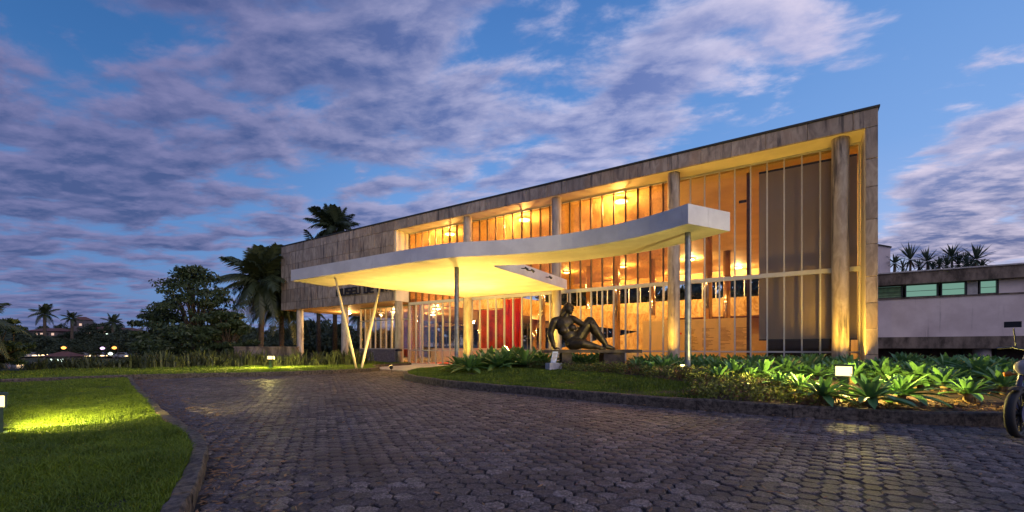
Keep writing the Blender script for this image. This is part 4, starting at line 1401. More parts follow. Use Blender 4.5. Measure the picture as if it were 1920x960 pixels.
# torso
E3((312, 385, 0), (146, 122, 84), -10)
E3((340, 465, 2), (130, 100, 78), -16)
E3((385, 548, 6), (116, 96, 80), -26)
E3((445, 640, 0), (132, 108, 100), -28)
L3((325, 300, -5), (180, 335, -5), 42, 52); L3((325, 295, -5), (430, 305, -8), 40, 46)
E3((300, 480, 62), (58, 54, 38)); E3((424, 442, 58), (56, 54, 38))
E3((303, 490, 98), (9, 9, 8)); E3((430, 452, 93), (9, 9, 8))
# neck and head (turned to the right, looking down)
L3((325, 300, -4), (358, 225, 6), 46, 38)
E3((380, 162, 8), (60, 84, 70), 14)
E3((398, 190, 34), (42, 56, 44), 16)
L3((424, 168, 62), (436, 192, 76), 8, 11, 3)          # nose
E3((420, 215, 60), (20, 8, 12), 12)                    # lips
E3((408, 236, 48), (20, 16, 18), 10)                   # chin
E3((404, 158, 66), (14, 8, 8)); E3((440, 166, 52), (12, 8, 9))   # lids
L3((392, 146, 66), (444, 156, 50), 8, 8, 3)            # brow
E3((335, 180, 20), (10, 20, 14))                       # ear
# supporting arm
E3((170, 345, 0), (58, 62, 56)); L3((163, 350, 0), (108, 515, -10), 54, 45)
L3((108, 515, -10), (122, 590, 5), 46, 42); L3((122, 590, 5), (160, 712, 20), 42, 27)
E3((182, 738, 30), (34, 20, 30))
for q, (ux, wx, ln) in enumerate(((238, 62, 1), (250, 44, 1), (252, 25, 1), (244, 6, 1), (205, 75, 1))):
    mx = (190 + ux) / 2
    L3((190, 738, 20 + wx * .3), (mx + 8, 742, wx * .8), 10, 9, 3); L3((mx + 8, 742, wx * .8), (ux, 752, wx), 9, 7, 3)
# arm over the knee
E3((440, 308, 0), (50, 52, 50)); L3((445, 310, 0), (600, 398, 20), 47, 37)
E3((600, 398, 20), (38, 38, 38)); L3((600, 398, 20), (690, 352, 40), 37, 26)
E3((712, 350, 55), (30, 24, 20), 30)
for q, (u0, u1, v1) in enumerate(((700, 688, 418), (712, 702, 436), (724, 716, 438), (736, 732, 424), (690, 668, 388))):
    L3((u0, 358, 62), ((u0 + u1) / 2 + 3, (362 + v1) / 2, 82), 10, 9, 3); L3(((u0 + u1) / 2 + 3, (362 + v1) / 2, 82), (u1, v1, 80), 9, 7, 3)
# raised leg
L3((500, 640, -40), (690, 345, -5), 96, 66, 8)
E3((698, 345, 0), (62, 60, 60))
L3((700, 350, 0), (775, 480, -4), 64, 70); L3((775, 480, -4), (860, 590, -4), 70, 52); L3((860, 590, -4), (925, 682, 0), 52, 34)
E3((918, 712, 0), (40, 44, 36)); L3((930, 715, 0), (1010, 735, 8), 38, 26); L3((1010, 738, 8), (1056, 746, 10), 27, 15)
for q in range(5):
    L3((1040, 748, -12 + q * 10), (1066 - q * 4, 750, -14 + q * 12), 10, 8, 2)
# leg lying on the slab
L3((440, 680, 40), (565, 675, 120), 90, 62, 8); E3((566, 668, 122), (58, 56, 56))
L3((566, 680, 122), (690, 705, 90), 60, 52); L3((690, 705, 90), (815, 728, 60), 50, 30)
E3((828, 730, 55), (34, 30, 30)); L3((830, 738, 55), (905, 745, 62), 26, 16)
for q in range(5):
    L3((895, 748, 48 + q * 8), (918 - q * 3, 750, 48 + q * 9), 9, 7, 2)
bake_remesh('body', f, 'bronze', statue, 0.011, 5, 0.0)
h_ = Figure(FO, K, BX, BY, BZ); f = h_
E3((366, 148, -8), (72, 80, 80), 14)
E3((325, 195, -16), (58, 72, 62), 20); E3((290, 232, -8), (40, 50, 46), 20)
L3((318, 190, -14), (272, 270, 6), 50, 30); L3((300, 215, 14), (262, 262, 26), 30, 18); L3((345, 200, -40), (300, 285, -40), 44, 28); L3((300, 210, 5), (268, 245, 10), 30, 22)
L3((372, 86, 40), (440, 130, 40), 22, 14); L3((366, 84, 10), (452, 150, 10), 24, 12)
bake_remesh('hair', f, 'hairbronze', statue, 0.011, 3)

# plaque on its block
PLD = 12.0
po = cw((1038 - 960) / 810 * PLD, PLD, 0.0)
pz = float(isl_z(po.x, po.y))
plq = tag(empty('plaque_stand', (po.x, po.y, pz)), 'small tilted blue plaque on a pale concrete block in the grass', 'plaque')
rot_u = (BX * .92 + BY * .38).normalized(); rot_v = Vector((-rot_u.y, rot_u.x, 0))
bc = Vector((po.x, po.y, pz + .06))
mk('block', MB().obox(bc, rot_u * .19, rot_v * .13, BZ * .13), 'plaquestone', plq)
tv = (BZ + BX * .22 + BY * .25).normalized()
mk('plate', MB().obox(bc + BZ * .29 + BX * .02, BX * .075, tv.cross(BX).normalized() * .012, tv * .165), 'plaque', plq)
pln = tv.cross(BX).normalized()
if pln.dot(BY) > 0: pln = -pln
pm = MB()
for i in range(6):
    pm.obox(bc + BZ * .29 + BX * .02 + tv * (.10 - i * .036) + pln * .0145, BX * (.055 - .01 * (i % 3)), pln * .001, tv * .006)
mk('print', pm, 'ink', plq)

# waste bin beside the column
bx, by = -19.35, 17.5
bn = tag(empty('waste_bin', (bx, by, 0.1)), 'steel waste bin with a black lid beside the column', 'bin')
mk('body', MB().lathe([(0.17, 0.08), (0.18, 0.10), (0.19, 0.78), (0.195, 0.80)], (bx, by, 0.0), 20), 'binsteel', bn, True)
mk('lid', MB().lathe([(0.21, 0.801), (0.215, 0.86), (0.18, 0.92), (0.06, 0.95)], (bx, by, 0.0), 20), 'dark', bn, True)
mk('foot', MB().lathe([(0.20, 0.0), (0.20, 0.03), (0.17, 0.079)], (bx, by, 0.0), 20), 'dark', bn, True)


# people on the gallery behind the parapet
def person(x, y, z, label, cloth_m, face=1.0):
    t = tag(empty('person', (x, y, z)), label, 'person')
    k = 1.0
    F_ = Figure((x, y, z), 1.0, Vector((1, 0, 0)), Vector((0, 1, 0)), Vector((0, 0, 1)))
    F_.egg((0, 1.60, 0.01), (.075, .115, .095)); F_.limb((0, 1.40, 0), (0, 1.52, 0), .06, .05, 2)
    F_.limb((0, 1.585, .09), (0, 1.56, .115), .012, .016, 2)
    for s_ in (-1, 1):
        F_.egg((.078 * s_, 1.60, 0), (.012, .03, .02)); F_.egg((.03 * s_, 1.62, .085), (.014, .008, .01))
        F_.limb((.19 * s_, 1.36, 0), (.26 * s_, 1.14, .04), .050, .042); F_.limb((.26 * s_, 1.14, .04), (.17 * s_, 1.12, .26), .040, .028)
        F_.egg((.14 * s_, 1.13, .31), (.035, .02, .045))
        for q in range(5):
            F_.limb((.12 * s_ + (q - 2) * .015, 1.125, .34), (.11 * s_ + (q - 2) * .017, 1.10 - .004 * q, .40 - .008 * abs(q - 2)), .009, .008, 2)
        F_.limb((.09 * s_, .90, 0), (.10 * s_, .48, .02), .085, .058); F_.limb((.10 * s_, .48, .02), (.10 * s_, .08, -.01), .056, .038); F_.limb((.10 * s_, .045, -.02), (.11 * s_, .035, .15), .042, .034, 3)
    F_.egg((0, 1.22, 0), (.175, .20, .11)); F_.egg((0, 1.0, 0), (.155, .16, .105)); F_.limb((-.17, 1.37, 0), (.17, 1.37, 0), .06, .06)
    bake_remesh('body', F_, 'skin', t, 0.016, 2)
    G = Figure((x, y, z), 1.0, Vector((1, 0, 0)), Vector((0, 1, 0)), Vector((0, 0, 1)))
    G.egg((0, 1.22, 0), (.19, .215, .125)); G.egg((0, 1.0, 0), (.17, .19, .12)); G.limb((-.18, 1.37, 0), (.18, 1.37, 0), .07, .07)
    for s_ in (-1, 1): G.limb((.19 * s_, 1.36, 0), (.25 * s_, 1.17, .03), .062, .056)
    bake_remesh('shirt', G, cloth_m, t, 0.018, 2)
    T_ = Figure((x, y, z), 1.0, Vector((1, 0, 0)), Vector((0, 1, 0)), Vector((0, 0, 1)))
    T_.egg((0, .92, 0), (.172, .12, .122))
    for s_ in (-1, 1): T_.limb((.09 * s_, .88, 0), (.10 * s_, .48, .02), .095, .07); T_.limb((.10 * s_, .48, .02), (.10 * s_, .10, -.01), .068, .058)
    bake_remesh('trousers', T_, 'dark', t, 0.018, 2)
    H_ = Figure((x, y, z), 1.0, Vector((1, 0, 0)), Vector((0, 1, 0)), Vector((0, 0, 1)))
    H_.egg((0, 1.645, -.02), (.085, .09, .095)); H_.egg((0, 1.58, -.06), (.078, .10, .06))
    bake_remesh('hair', H_, 'hair', t, 0.016, 2)
    return t


# a gallery step lets their shoulders clear the parapet
person(-9.55, 40.75, 3.9, 'person in a dark red shirt behind the gallery parapet', 'clothred')
person(-4.95, 40.75, 3.9, 'person in a white shirt behind the gallery parapet', 'clothwhite')

# ================================================================ motorcycle at the right edge
BK = cw((1903 - 960) / 810 * 4.82, 4.82, 0)
bike = tag(empty('motorcycle', (BK.x, BK.y, 0)), 'dark motorcycle with blue-grey fork parked at the right edge', 'motorcycle')
fd = (BX * -0.90 + BY * -0.42).normalized()           # heading of the bike
sd = Vector((-fd.y, fd.x, 0))
s = 0.86


def bp(f_, h, l_=0.0):
    if h > .62: h = .62 + (h - .62) * 1.35
    return Vector((BK.x, BK.y, 0)) + fd * (f_ * s) + sd * (l_ * s) + (BZ + BX * .14) * (h * s)


def wheel(c, r, wd, parent, nm):
    m = MB(); n = 32; prof = [(-.5, .86), (-.5, .93), (-.3, .99), (0, 1.0), (.3, .99), (.5, .93), (.5, .86)]
    vs = []; fs = []
    C = bp(c, r)
    for k in range(n):
        a = 2 * math.pi * k / n
        for (l_, q) in prof:
            vs.append(C + fd * (r * s * q * math.cos(a)) + BZ * (r * s * q * math.sin(a)) + sd * (l_ * wd * s))
    for k in range(n):
        for i in range(7):
            fs.append((k * 7 + i, ((k + 1) % n) * 7 + i, ((k + 1) % n) * 7 + (i + 1) % 7, k * 7 + (i + 1) % 7))
    m.add(vs, fs)
    t = mk(nm, m, 'rubber', parent, True)
    rm = MB()
    pr_ = [C + fd * (r * s * .85 * math.cos(2 * math.pi * k / 24)) + BZ * (r * s * .85 * math.sin(2 * math.pi * k / 24)) for k in range(25)]
    rm.tube(pr_, 0.022 * s, 8, False)
    for k in range(10):
        a = 2 * math.pi * k / 10
        rm.tube([C + sd * .02, C + fd * (r * s * .83 * math.cos(a)) + BZ * (r * s * .83 * math.sin(a))], .008, 5)
    rm.tube([C - sd * .06, C + sd * .06], .05, 10)
    mk('rim', rm, 'bikebody', t)
    mk('brake_disc', MB().tube([C + sd * .055, C + sd * .060], .13 * s, 20), 'bikeblue', t)
    return t


wheel(0.0, 0.31, 0.10, bike, 'wheel'); wheel(-1.36, 0.31, 0.14, bike, 'wheel')
fk = MB()
for sgn in (-1, 1):
    fk.tube([bp(0, 0.31, .09 * sgn), bp(-.20, .62, .09 * sgn)], [.036, .038], 12).tube([bp(-.20, .62, .09 * sgn), bp(-.36, 0.98, .09 * sgn)], [.024, .024], 12)
mk('fork', fk, 'bikeblue', bike, True)
mg = MB(); vs = []; fs = []
for k in range(13):
    a = R(62 + k * 7)
    for l_ in (-.06, -.05, 0, .05, .06):
        q = 0.345 if abs(l_) < .055 else 0.325
        vs.append(bp(0, 0.31, l_) + fd * (q * s * math.cos(a)) + BZ * (q * s * math.sin(a)))
for k in range(12):
    for i in range(4): fs.append((k * 5 + i, k * 5 + i + 1, (k + 1) * 5 + i + 1, (k + 1) * 5 + i))
nv = len(vs); vs += [v + BZ * .006 for v in vs]; fs += [tuple(reversed([q + nv for q in f_])) for f_ in fs]
mk('mudguard', mg.add(vs, fs), 'rubber', bike, True)
hl = tag
mk('headlight', MB().tube([bp(-.16, .84), bp(-.10, .835), bp(-.04, .83)], [.06, .095, .10], 18), 'bikebody', bike, True)
mk('headlamp_glass', MB().tube([bp(-.039, .83), bp(-.025, .829), bp(-.015, .828)], [.092, .08, .03], 18), 'clear', bike, True)
for sgn in (-1, 1):
    mk('indicator', MB().tube([bp(-.14, .76, .10 * sgn), bp(-.13, .76, .17 * sgn)], .012, 6).tube([bp(-.13, .74, .17 * sgn), bp(-.125, .78, .19 * sgn)], [.035, .035], 10), 'amber', bike, True)
    mk('mirror', MB().tube([bp(-.36, 1.03, .20 * sgn), bp(-.33, 1.22, .24 * sgn)], .007, 6).obox(bp(-.32, 1.26, .25 * sgn), fd * .01, sd * .07, BZ * .035), 'dark', bike)
    mk('grip', MB().tube([bp(-.40, 1.03, .26 * sgn), bp(-.44, 1.02, .39 * sgn)], .018, 10), 'rubber', bike)
    mk('lever', MB().tube([bp(-.36, 1.03, .24 * sgn), bp(-.35, 1.02, .38 * sgn)], .007, 6), 'bikeblue', bike)
mk('handlebar', MB().tube([bp(-.40, 1.03, -.27), bp(-.33, 1.00, -.10), bp(-.33, 1.00, .10), bp(-.40, 1.03, .27)], .013, 10).tube([bp(-.30, .96, -.1), bp(-.30, .96, .1)], .025, 8), 'bikebody', bike)
tk = Figure(bp(0, 0), s, fd, -sd, BZ)
tk.egg((-.58, .82, 0), (.24, .12, .13), 8); tk.egg((-.42, .86, 0), (.12, .10, .11))
bake_remesh('fuel_tank', tk, 'bikebody', bike, 0.02, 3)
mk('seat', MB().tube([bp(-.78, .80), bp(-1.0, .78), bp(-1.3, .82), bp(-1.45, .84)], [.11, .13, .11, .05], 12), 'rubber', bike, True)
en = MB().obox(bp(-.62, .42), fd * .19, sd * .13, BZ * .13).tube([bp(-.52, .45), bp(-.42, .66)], [.09, .08], 12)
for i in range(5): en.tube([bp(-.51 + i * .02, .48 + i * .04), bp(-.505 + i * .02, .49 + i * .04)], .115, 12)
mk('engine', en, 'bikeblue', bike)
mk('exhaust', MB().tube([bp(-.5, .5, -.06), bp(-.42, .38, -.07), bp(-.55, .22, -.10), bp(-.9, .24, -.16), bp(-1.45, .34, -.18)], [.02, .02, .025, .04, .05], 10), 'binsteel', bike, True)
mk('frame', MB().tube([bp(-.33, .95), bp(-.5, .45), bp(-.6, .26), bp(-.9, .28), bp(-1.0, .72), bp(-.4, .86)], .02, 8).tube([bp(-.9, .30, .08), bp(-1.36, .31, .09)], .02, 8).tube([bp(-.9, .30, -.08), bp(-1.36, .31, -.09)], .02, 8), 'bikebody', bike, True)
mk('stand', MB().tube([bp(-.75, .28, .1), bp(-.68, .01, .26)], .012, 6), 'bikebody', bike)

# ================================================================ side wing on the right
wingb = tag(empty('side_wing', (9, 28, 0)), 'low side wing with white wall and green lit windows right of the museum', 'building')
WY = 28.0
mk('wall', MB().box(2.9, 24, WY, WY + .3, 1.52, 3.37), 'wingwhite', wingb)
mk('sill', MB().box(2.9, 24, WY - .06, WY + .32, 3.371, 3.43), 'concrete', wingb)
mk('floor_beam', MB().box(2.9, 24, WY - .25, WY + 6, 0.97, 1.515), 'concrete', wingb)
mk('roof_slab', MB().box(2.9, 24, WY - .35, WY + 12, 4.05, 4.60), 'concrete', wingb)
mk('roof_edge', MB().box(2.9, 24, WY - .42, WY + 12, 4.601, 4.66), 'plaquestone', wingb)
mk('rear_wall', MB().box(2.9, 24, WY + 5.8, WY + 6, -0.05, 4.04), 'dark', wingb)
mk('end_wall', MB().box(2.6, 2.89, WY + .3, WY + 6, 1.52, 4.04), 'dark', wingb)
for x in (7.25, 13.5, 19.5):
    mk('column', MB().lathe([(0.30, -.06), (0.30, 0.969)], (x, WY + .6, 0), 20), 'wingwhite', wingb, True)
mk('basement_wall', MB().box(2.9, 24, WY + 2.6, WY + 2.8, -0.06, 0.969), 'brownwood', wingb)
for i in range(6):
    x = 3.6 + i * 1.15
    mk('basement_post', MB().box(x - .03, x + .03, WY + 2.5, WY + 2.58, -0.06, 0.968), 'darkmetal', wingb)
wx = [2.95, 4.46, 5.72, 6.62, 7.25, 7.95]
win = []
for i, (a, b) in enumerate(((2.95, 4.42), (4.50, 5.68), (5.76, 6.62), (7.02, 7.62))):
    wf = mk('window', MB().box(a, a + .05, WY + .02, WY + .12, 3.432, 4.048).box(b - .05, b, WY + .02, WY + .12, 3.432, 4.048).box(a + .051, b - .051, WY + .02, WY + .12, 3.432, 3.47).box(a + .051, b - .051, WY + .02, WY + .12, 4.01, 4.048).box(a + .051, b - .051, WY + .02, WY + .10, 3.72, 3.735), 'darkmetal', wingb)
    if i == 0:
        for k in range(5):
            z0 = 3.475 + k * .106
            mk('slat', MB().add([(a + .052, WY + .03, z0), (b - .052, WY + .03, z0), (b - .052, WY + .09, z0 + .10), (a + .052, WY + .09, z0 + .10), (a + .052, WY + .04, z0 - .01), (b - .052, WY + .04, z0 - .01), (b - .052, WY + .10, z0 + .09), (a + .052, WY + .10, z0 + .09)],
                              [(0, 1, 2, 3), (7, 6, 5, 4), (3, 2, 6, 7), (1, 0, 4, 5), (0, 3, 7, 4), (2, 1, 5, 6)]), 'greenslat', wf)
    mk('pane', MB().box(a + .052, b - .052, WY + .14, WY + .15, 3.471, 4.009), 'greenwin', wf)
mk('curtain', MB().box(6.64, 6.98, WY + .03, WY + .12, 3.432, 4.048), 'plaquestone', wingb)
mk('wall_panel', MB().box(7.64, 8.5, WY + .03, WY + .12, 3.432, 4.048), 'wingwhite', wingb)
mk('fluorescent_tube', MB().tube([(9.4, WY + 2.5, 3.95), (12.5, WY + 2.5, 3.95)], .03, 8), 'tube', wingb)
# taller volume behind the corner of the museum
bt_ = tag(empty('roof_volume', (3.2, 34, 4.6)), 'pale plastered block with a sloping top rising behind the corner pier', 'building')
m = MB()
x0, x1, y0, y1 = 2.4, 4.45, 31.5, 36
m.add([(x0, y0, 4.662), (x1, y0, 4.662), (x1, y1, 4.662), (x0, y1, 4.662), (x0, y0, 7.3), (x1, y0, 6.55), (x1, y1, 6.55), (x0, y1, 7.3)], [(3, 2, 1, 0), (4, 5, 6, 7), (0, 1, 5, 4), (1, 2, 6, 5), (2, 3, 7, 6), (3, 0, 4, 7)])
mk('wall', m, 'wingwhite', bt_)
mk('coping', MB().add([(x0 - .05, y0 - .06, 7.32), (x1 + .05, y0 - .06, 6.54), (x1 + .05, y1, 6.54), (x0 - .05, y1, 7.32), (x0 - .05, y0 - .06, 7.38), (x1 + .05, y0 - .06, 6.60), (x1 + .05, y1, 6.60), (x0 - .05, y1, 7.38)], [(3, 2, 1, 0), (4, 5, 6, 7), (0, 1, 5, 4), (1, 2, 6, 5), (2, 3, 7, 6), (3, 0, 4, 7)]), 'roofedge', bt_)


# ================================================================ plants
def agave_leaf(length, width, lift, bend, n=6):
    """one pointed, channelled leaf growing from the origin along +x"""
    vs = []; fs = []
    for i in range(n + 1):
        t = i / n
        r = length * t
        wv = width * (0.42 + 1.15 * t - 0.1) * (1 - t) ** 0.75 * 1.5 if t > 0 else width * 0.42
        wv = width * (0.35 + 2.1 * t * (1 - t) ** 0.9) if t < 1 else 0.0
        wv *= 0.72
        a = lift - bend * t * t
        x = r * math.cos(lift - bend * t * .5); z = r * math.sin(lift - bend * t * .5)
        if i < n:
            vs += [(x, -wv, z + wv * .45), (x, 0, z), (x, wv, z + wv * .45)]
        else:
            vs += [(x, 0, z)]
    for i in range(n - 1):
        for k in range(2):
            a = i * 3 + k
            fs.append((a, a + 1, a + 4, a + 3))
    e = (n - 1) * 3
    fs += [(e, e + 1, e + 3), (e + 1, e + 2, e + 3)]
    return vs, fs


def rosette_spec(nl, size, r_):
    out = []
    for i in range(nl):
        t = i / (nl - 1)
        az = i * 2.39996 + r_.uniform(-.2, .2)
        lift = R(-4 + 80 * t ** 1.15) + r_.uniform(-.08, .08)
        ln = size * (0.98 - 0.42 * t ** 1.6) * r_.uniform(0.86, 1.1)
        out.append((az, lift, ln, 0.55 - 0.35 * t))
    return out


leaf_meshes = []
for k in range(5):
    lift_, bend_ = 0.0, 0.62 - 0.1 * k
    vs, fs = agave_leaf(1.0, 0.165, 0.0, bend_ * 1.2, 6)
    me = bpy.data.meshes.new('leaf'); me.from_pydata(vs, [], fs); me.materials.append(M['agave'])
    me.polygons.foreach_set('use_smooth', [True] * len(me.polygons)); leaf_meshes.append(me)


vs, fs = agave_leaf(1.0, 0.15, 0.0, 0.9, 5)
dry_mesh = bpy.data.meshes.new('dry_leaf'); dry_mesh.from_pydata(vs, [], fs); dry_mesh.materials.append(M['agavedry'])


def agave_with_leaves(x, y, size, nl, label, z=None, stem=0.10):
    r_ = random.Random(int(x * 997 + y * 131))
    z = float(isl_z(x, y)) if z is None else z
    t = tag(empty('agave', (x, y, z)), label, 'agave', 'large agaves around the garden lamp')
    mk('stem', MB().tube([(x, y, z - .03), (x, y, z + stem * .6), (x + .01, y, z + stem + .05)], [.05, .06, .045], 8), 'agavedry', t, True)
    for (az, lift, ln, bend) in rosette_spec(nl, size, r_):
        o = link('leaf', leaf_meshes[min(4, int((0.6 - bend) / 0.09))], t)
        o.location = (0.03 * math.cos(az), 0.03 * math.sin(az), stem + .02)
        o.rotation_euler = (r_.uniform(-.15, .15), -lift - .18, az)
        o.scale = (ln, ln * r_.uniform(.9, 1.15), ln)
    for k in range(4):
        az = k * 1.7 + r_.uniform(0, 1)
        o = link('dry_leaf', dry_mesh, t)
        o.location = (0.03 * math.cos(az), 0.03 * math.sin(az), stem * .8)
        o.rotation_euler = (r_.uniform(-.3, .3), r_.uniform(.05, .35), az); q = size * r_.uniform(.5, .85); o.scale = (q, q * .7, q)
    return t


agave_proto = []
for k in range(6):
    r_ = random.Random(900 + k)
    m = MB()
    nl = r_.randint(20, 26)
    for (az, lift, ln, bend) in rosette_spec(nl, 1.0, r_):
        vs, fs = agave_leaf(ln, .17 * ln, lift + .16, bend, 4)
        ca_, sa_ = math.cos(az), math.sin(az)
        tw = r_.uniform(-.1, .1)
        m.add([(x * ca_ - y * sa_ + .03 * ca_, x * sa_ + y * ca_ + .03 * sa_, z + .1 + tw * y) for x, y, z in vs], fs)
    me = bpy.data.meshes.new('agave'); me.from_pydata(m.v, [], m.f); me.materials.append(M['agave'])
    me.polygons.foreach_set('use_smooth', [True] * len(me.polygons)); agave_proto.append(me)


def agave_simple(x, y, size, label, group):
    o = link('agave', agave_proto[random.randrange(6)])
    o.location = (x, y, float(isl_z(x, y)) + random.uniform(0, .05)); o.rotation_euler = (random.uniform(-.12, .12), random.uniform(-.12, .12), random.uniform(0, 6.28))
    o.scale = (size, size, size * random.uniform(.9, 1.15))
    tag(o, label, 'agave', group); return o


def seg(px, table):
    for lim, words in table:
        if px < lim: return words
    return table[-1][1]


def at_px(px, d):
    p = cw((px - 960) / 810 * d, d, 0); return p.x, p.y


BIG = [(1543, 6.35, .40, 24, 'bright agave just left of the lamp by the kerb'), (1632, 6.05, .46, 26, 'large lit agave just right of the lamp by the kerb'), (1690, 6.25, .47, 24, 'second agave right of the lamp with tall narrow leaves'),
       (1722, 7.3, .46, 22, 'agave with a bare stem behind the second one right of the lamp'), (1770, 6.9, .42, 22, 'agave in shade to the right of the bare-stemmed one'), (1815, 6.3, .36, 20, 'low spreading agave beside the kerb towards the motorcycle'),
       (1838, 7.6, .52, 24, 'wide agave in front of the side wing column'), (1878, 6.8, .44, 20, 'agave half hidden behind the motorcycle wheel'), (1500, 7.0, .36, 20, 'agave further left of the lamp beside the ground cover'), (1460, 7.4, .33, 18, 'leftmost small agave at the edge of the ground cover'),
       (1655, 7.6, .46, 22, 'agave behind the lamp below the corner pier'), (1600, 7.7, .36, 20, 'agave directly behind the glowing lamp head')]
for (px, d, sz, nl, lb) in BIG:
    x, y = at_px(px, d); agave_with_leaves(x, y, sz * 1.22, nl + 6, lb)
gA = 'agaves in the dense bed along the glass front'
n = 0
for row, d0 in enumerate((8.6, 9.4, 10.3, 11.3, 12.4, 13.4)):
    px = 1185 + row * 3 if row > 1 else 1350
    while px < 1600:
        d = d0 + random.uniform(-.35, .35)
        x, y = at_px(px + random.uniform(-6, 6), d)
        if y < 17.4 and not (row < 2 and px < 1350 + (d0 - 8.6) * 60):
            if not any(math.hypot(x - a, y - b) < .35 for a, b in ((-2.08, 10.66),)):
                agave_simple(x, y, random.uniform(.33, .58), 'agave in the bed along the glass, ' + ['front', 'second', 'middle', 'fourth', 'fifth', 'rear'][row] + ' row, ' + seg(px, ((1250, 'left of the round column'), (1330, 'near the slim post'), (1420, 'in front of the text panel'), (1500, 'below the left of the blind'), (9999, 'below the right of the blind'))), gA)
        px += 30 - row * 2.5
gB = 'agaves in the clump left of the bench'
for (px, d, sz) in ((880, 12.8, .58), (905, 13.5, .55), (935, 12.9, .60), (958, 13.6, .68), (985, 12.8, .66), (1005, 13.6, .66), (1020, 12.9, .55), (862, 13.6, .5), (918, 14.2, .66), (972, 14.3, .7), (1080, 13.9, .52), (1098, 13.6, .5), (1112, 13.9, .55), (1128, 14.2, .5), (1068, 14.3, .5), (895, 13.0, .5), (948, 13.2, .62)):
    x, y = at_px(px, d); agave_simple(x, y, sz * 1.35, ('tall agave behind the bench' if px > 1040 else 'tall agave left of the bench, ' + seg(px, ((890, 'by the slim post'), (925, 'right of the slim post'), (965, 'in the middle of the clump'), (9999, 'next to the bench')))), gB)
gC = 'agaves in the dim bed in front of the side wing'
for i in range(64):
    px = random.uniform(1610, 1915); d = random.uniform(7.4, 11.5)
    x, y = at_px(px, d)
    if x < 2.6 and y > 17: continue
    agave_simple(x, y, random.uniform(.30, .62), 'agave before the side wing, ' + seg(px, ((1690, 'below the corner pier'), (1760, 'below the first lit windows'), (1830, 'left of the wing column'), (9999, 'behind the motorcycle'))) + (' close to the kerb' if d < 8.6 else ' towards the wall'), gC)

# reeds along the far lawn
reed_proto = []
for k in range(5):
    r_ = np.random.default_rng(60 + k)
    vs = []; fs = []
    for i in range(30):
        bx_, by_ = r_.normal(0, .13, 2); az = r_.uniform(0, 6.28); h = r_.uniform(.40, .82); ln = r_.uniform(.04, .42)
        wdt = r_.uniform(.014, .036); px_, py_ = -math.sin(az) * wdt, math.cos(az) * wdt
        b = len(vs)
        for t, q in ((0, .8), (.5, 1.0), (.85, .6)):
            cx_ = bx_ + math.cos(az) * ln * t * t; cy_ = by_ + math.sin(az) * ln * t * t
            vs += [(cx_ - px_ * q, cy_ - py_ * q, h * t), (cx_ + px_ * q, cy_ + py_ * q, h * t)]
        vs.append((bx_ + math.cos(az) * ln, by_ + math.sin(az) * ln, h))
        fs += [(b, b + 1, b + 3, b + 2), (b + 2, b + 3, b + 5, b + 4), (b + 4, b + 5, b + 6)]
    me = bpy.data.meshes.new('reed_clump'); me.from_pydata(vs, [], fs); me.materials.append(M['reed']); reed_proto.append(me)
for i in range(120):
    t = i / 119
    px = 60 + 625 * t + random.uniform(-6, 6)
    d = (17.5 + 4.0 * t if px < 500 else 20.2 + (px - 500) * .010) + random.uniform(-.6, 1.6)
    x, y = at_px(px, d)
    sc_ = (0.45 + 0.38 * min(1, t * 2.2)) * random.uniform(.6, 1.35)
    o = link('reed_clump', reed_proto[i % 5]); o.location = (x, y, 0.11); o.rotation_euler = (0, 0, random.uniform(0, 6.28)); o.scale = (1.15, 1.15, sc_)
    tag(o, 'sword-leaved clump on the far lawn edge, ' + seg(px, ((130, 'before the lake at the far left'), (230, 'before the kiosk and shore lights'), (330, 'left of the tall dark tree'), (430, 'under the tall dark tree'), (500, 'left of the glowing lamp'), (580, 'right of the glowing lamp'), (650, 'left of the slanted posts'), (9999, 'right of the slanted posts'))), 'plant', 'sword-leaved clumps edging the far lawn')


# ---------------------------------------------------------------- palms
def frond_mesh(length, nlf, leaf, droop, seed, mname='palm', hang=0.5):
    """rachis along +x bending down, leaflets on both sides"""
    r_ = random.Random(seed)
    vs = []; fs = []
    pts = []
    for i in range(13):
        t = i / 12
        pts.append((length * (t - 0.18 * droop * t * t), 0, length * (0.22 * t - droop * t ** 2.2)))
    def at(t):
        q = min(11.999, t * 12); i = int(q); f_ = q - i
        a, b = Vector(pts[i]), Vector(pts[i + 1]); return a.lerp(b, f_), (b - a).normalized()
    for i in range(12):
        a, b = pts[i], pts[i + 1]; w0 = .022 * length / 3 * (1 - i / 13) + .006; k = len(vs)
        vs += [(a[0], -w0, a[2]), (a[0], w0, a[2]), (b[0], w0 * .9, b[2]), (b[0], -w0 * .9, b[2])]; fs.append((k, k + 1, k + 2, k + 3))
    for i in range(nlf):
        t = 0.12 + 0.88 * i / nlf
        p, d = at(t)
        ll = leaf * (math.sin(math.pi * min(1, t * .85 + .12)) * .8 + .25) * r_.uniform(.85, 1.1)
        for sgn in (-1, 1):
            dirv = (d * .55 + Vector((0, sgn * .85, 0)) + Vector((0, 0, r_.uniform(-.1, .3) - hang * .4))).normalized()
            tip = p + dirv * ll * .55; tip2 = tip + (dirv + Vector((0, 0, -hang * 1.3))).normalized() * ll * .5
            wv = d * (.028 * leaf + .010); k = len(vs)
            vs += [p - wv * .6, p + wv * .6, tip + wv, tip - wv, tip2]
            fs += [(k, k + 1, k + 2, k + 3), (k + 3, k + 2, k + 4)]
    me = bpy.data.meshes.new('frond'); me.from_pydata([tuple(v) for v in vs], [], fs); me.materials.append(M[mname])
    return me


FR = [frond_mesh(1.0, 34, 0.34, dr, 10 + i, 'palm', hg) for i, (dr, hg) in enumerate(((0.15, .5), (0.4, .8), (0.75, 1.0), (1.1, 1.2)))]


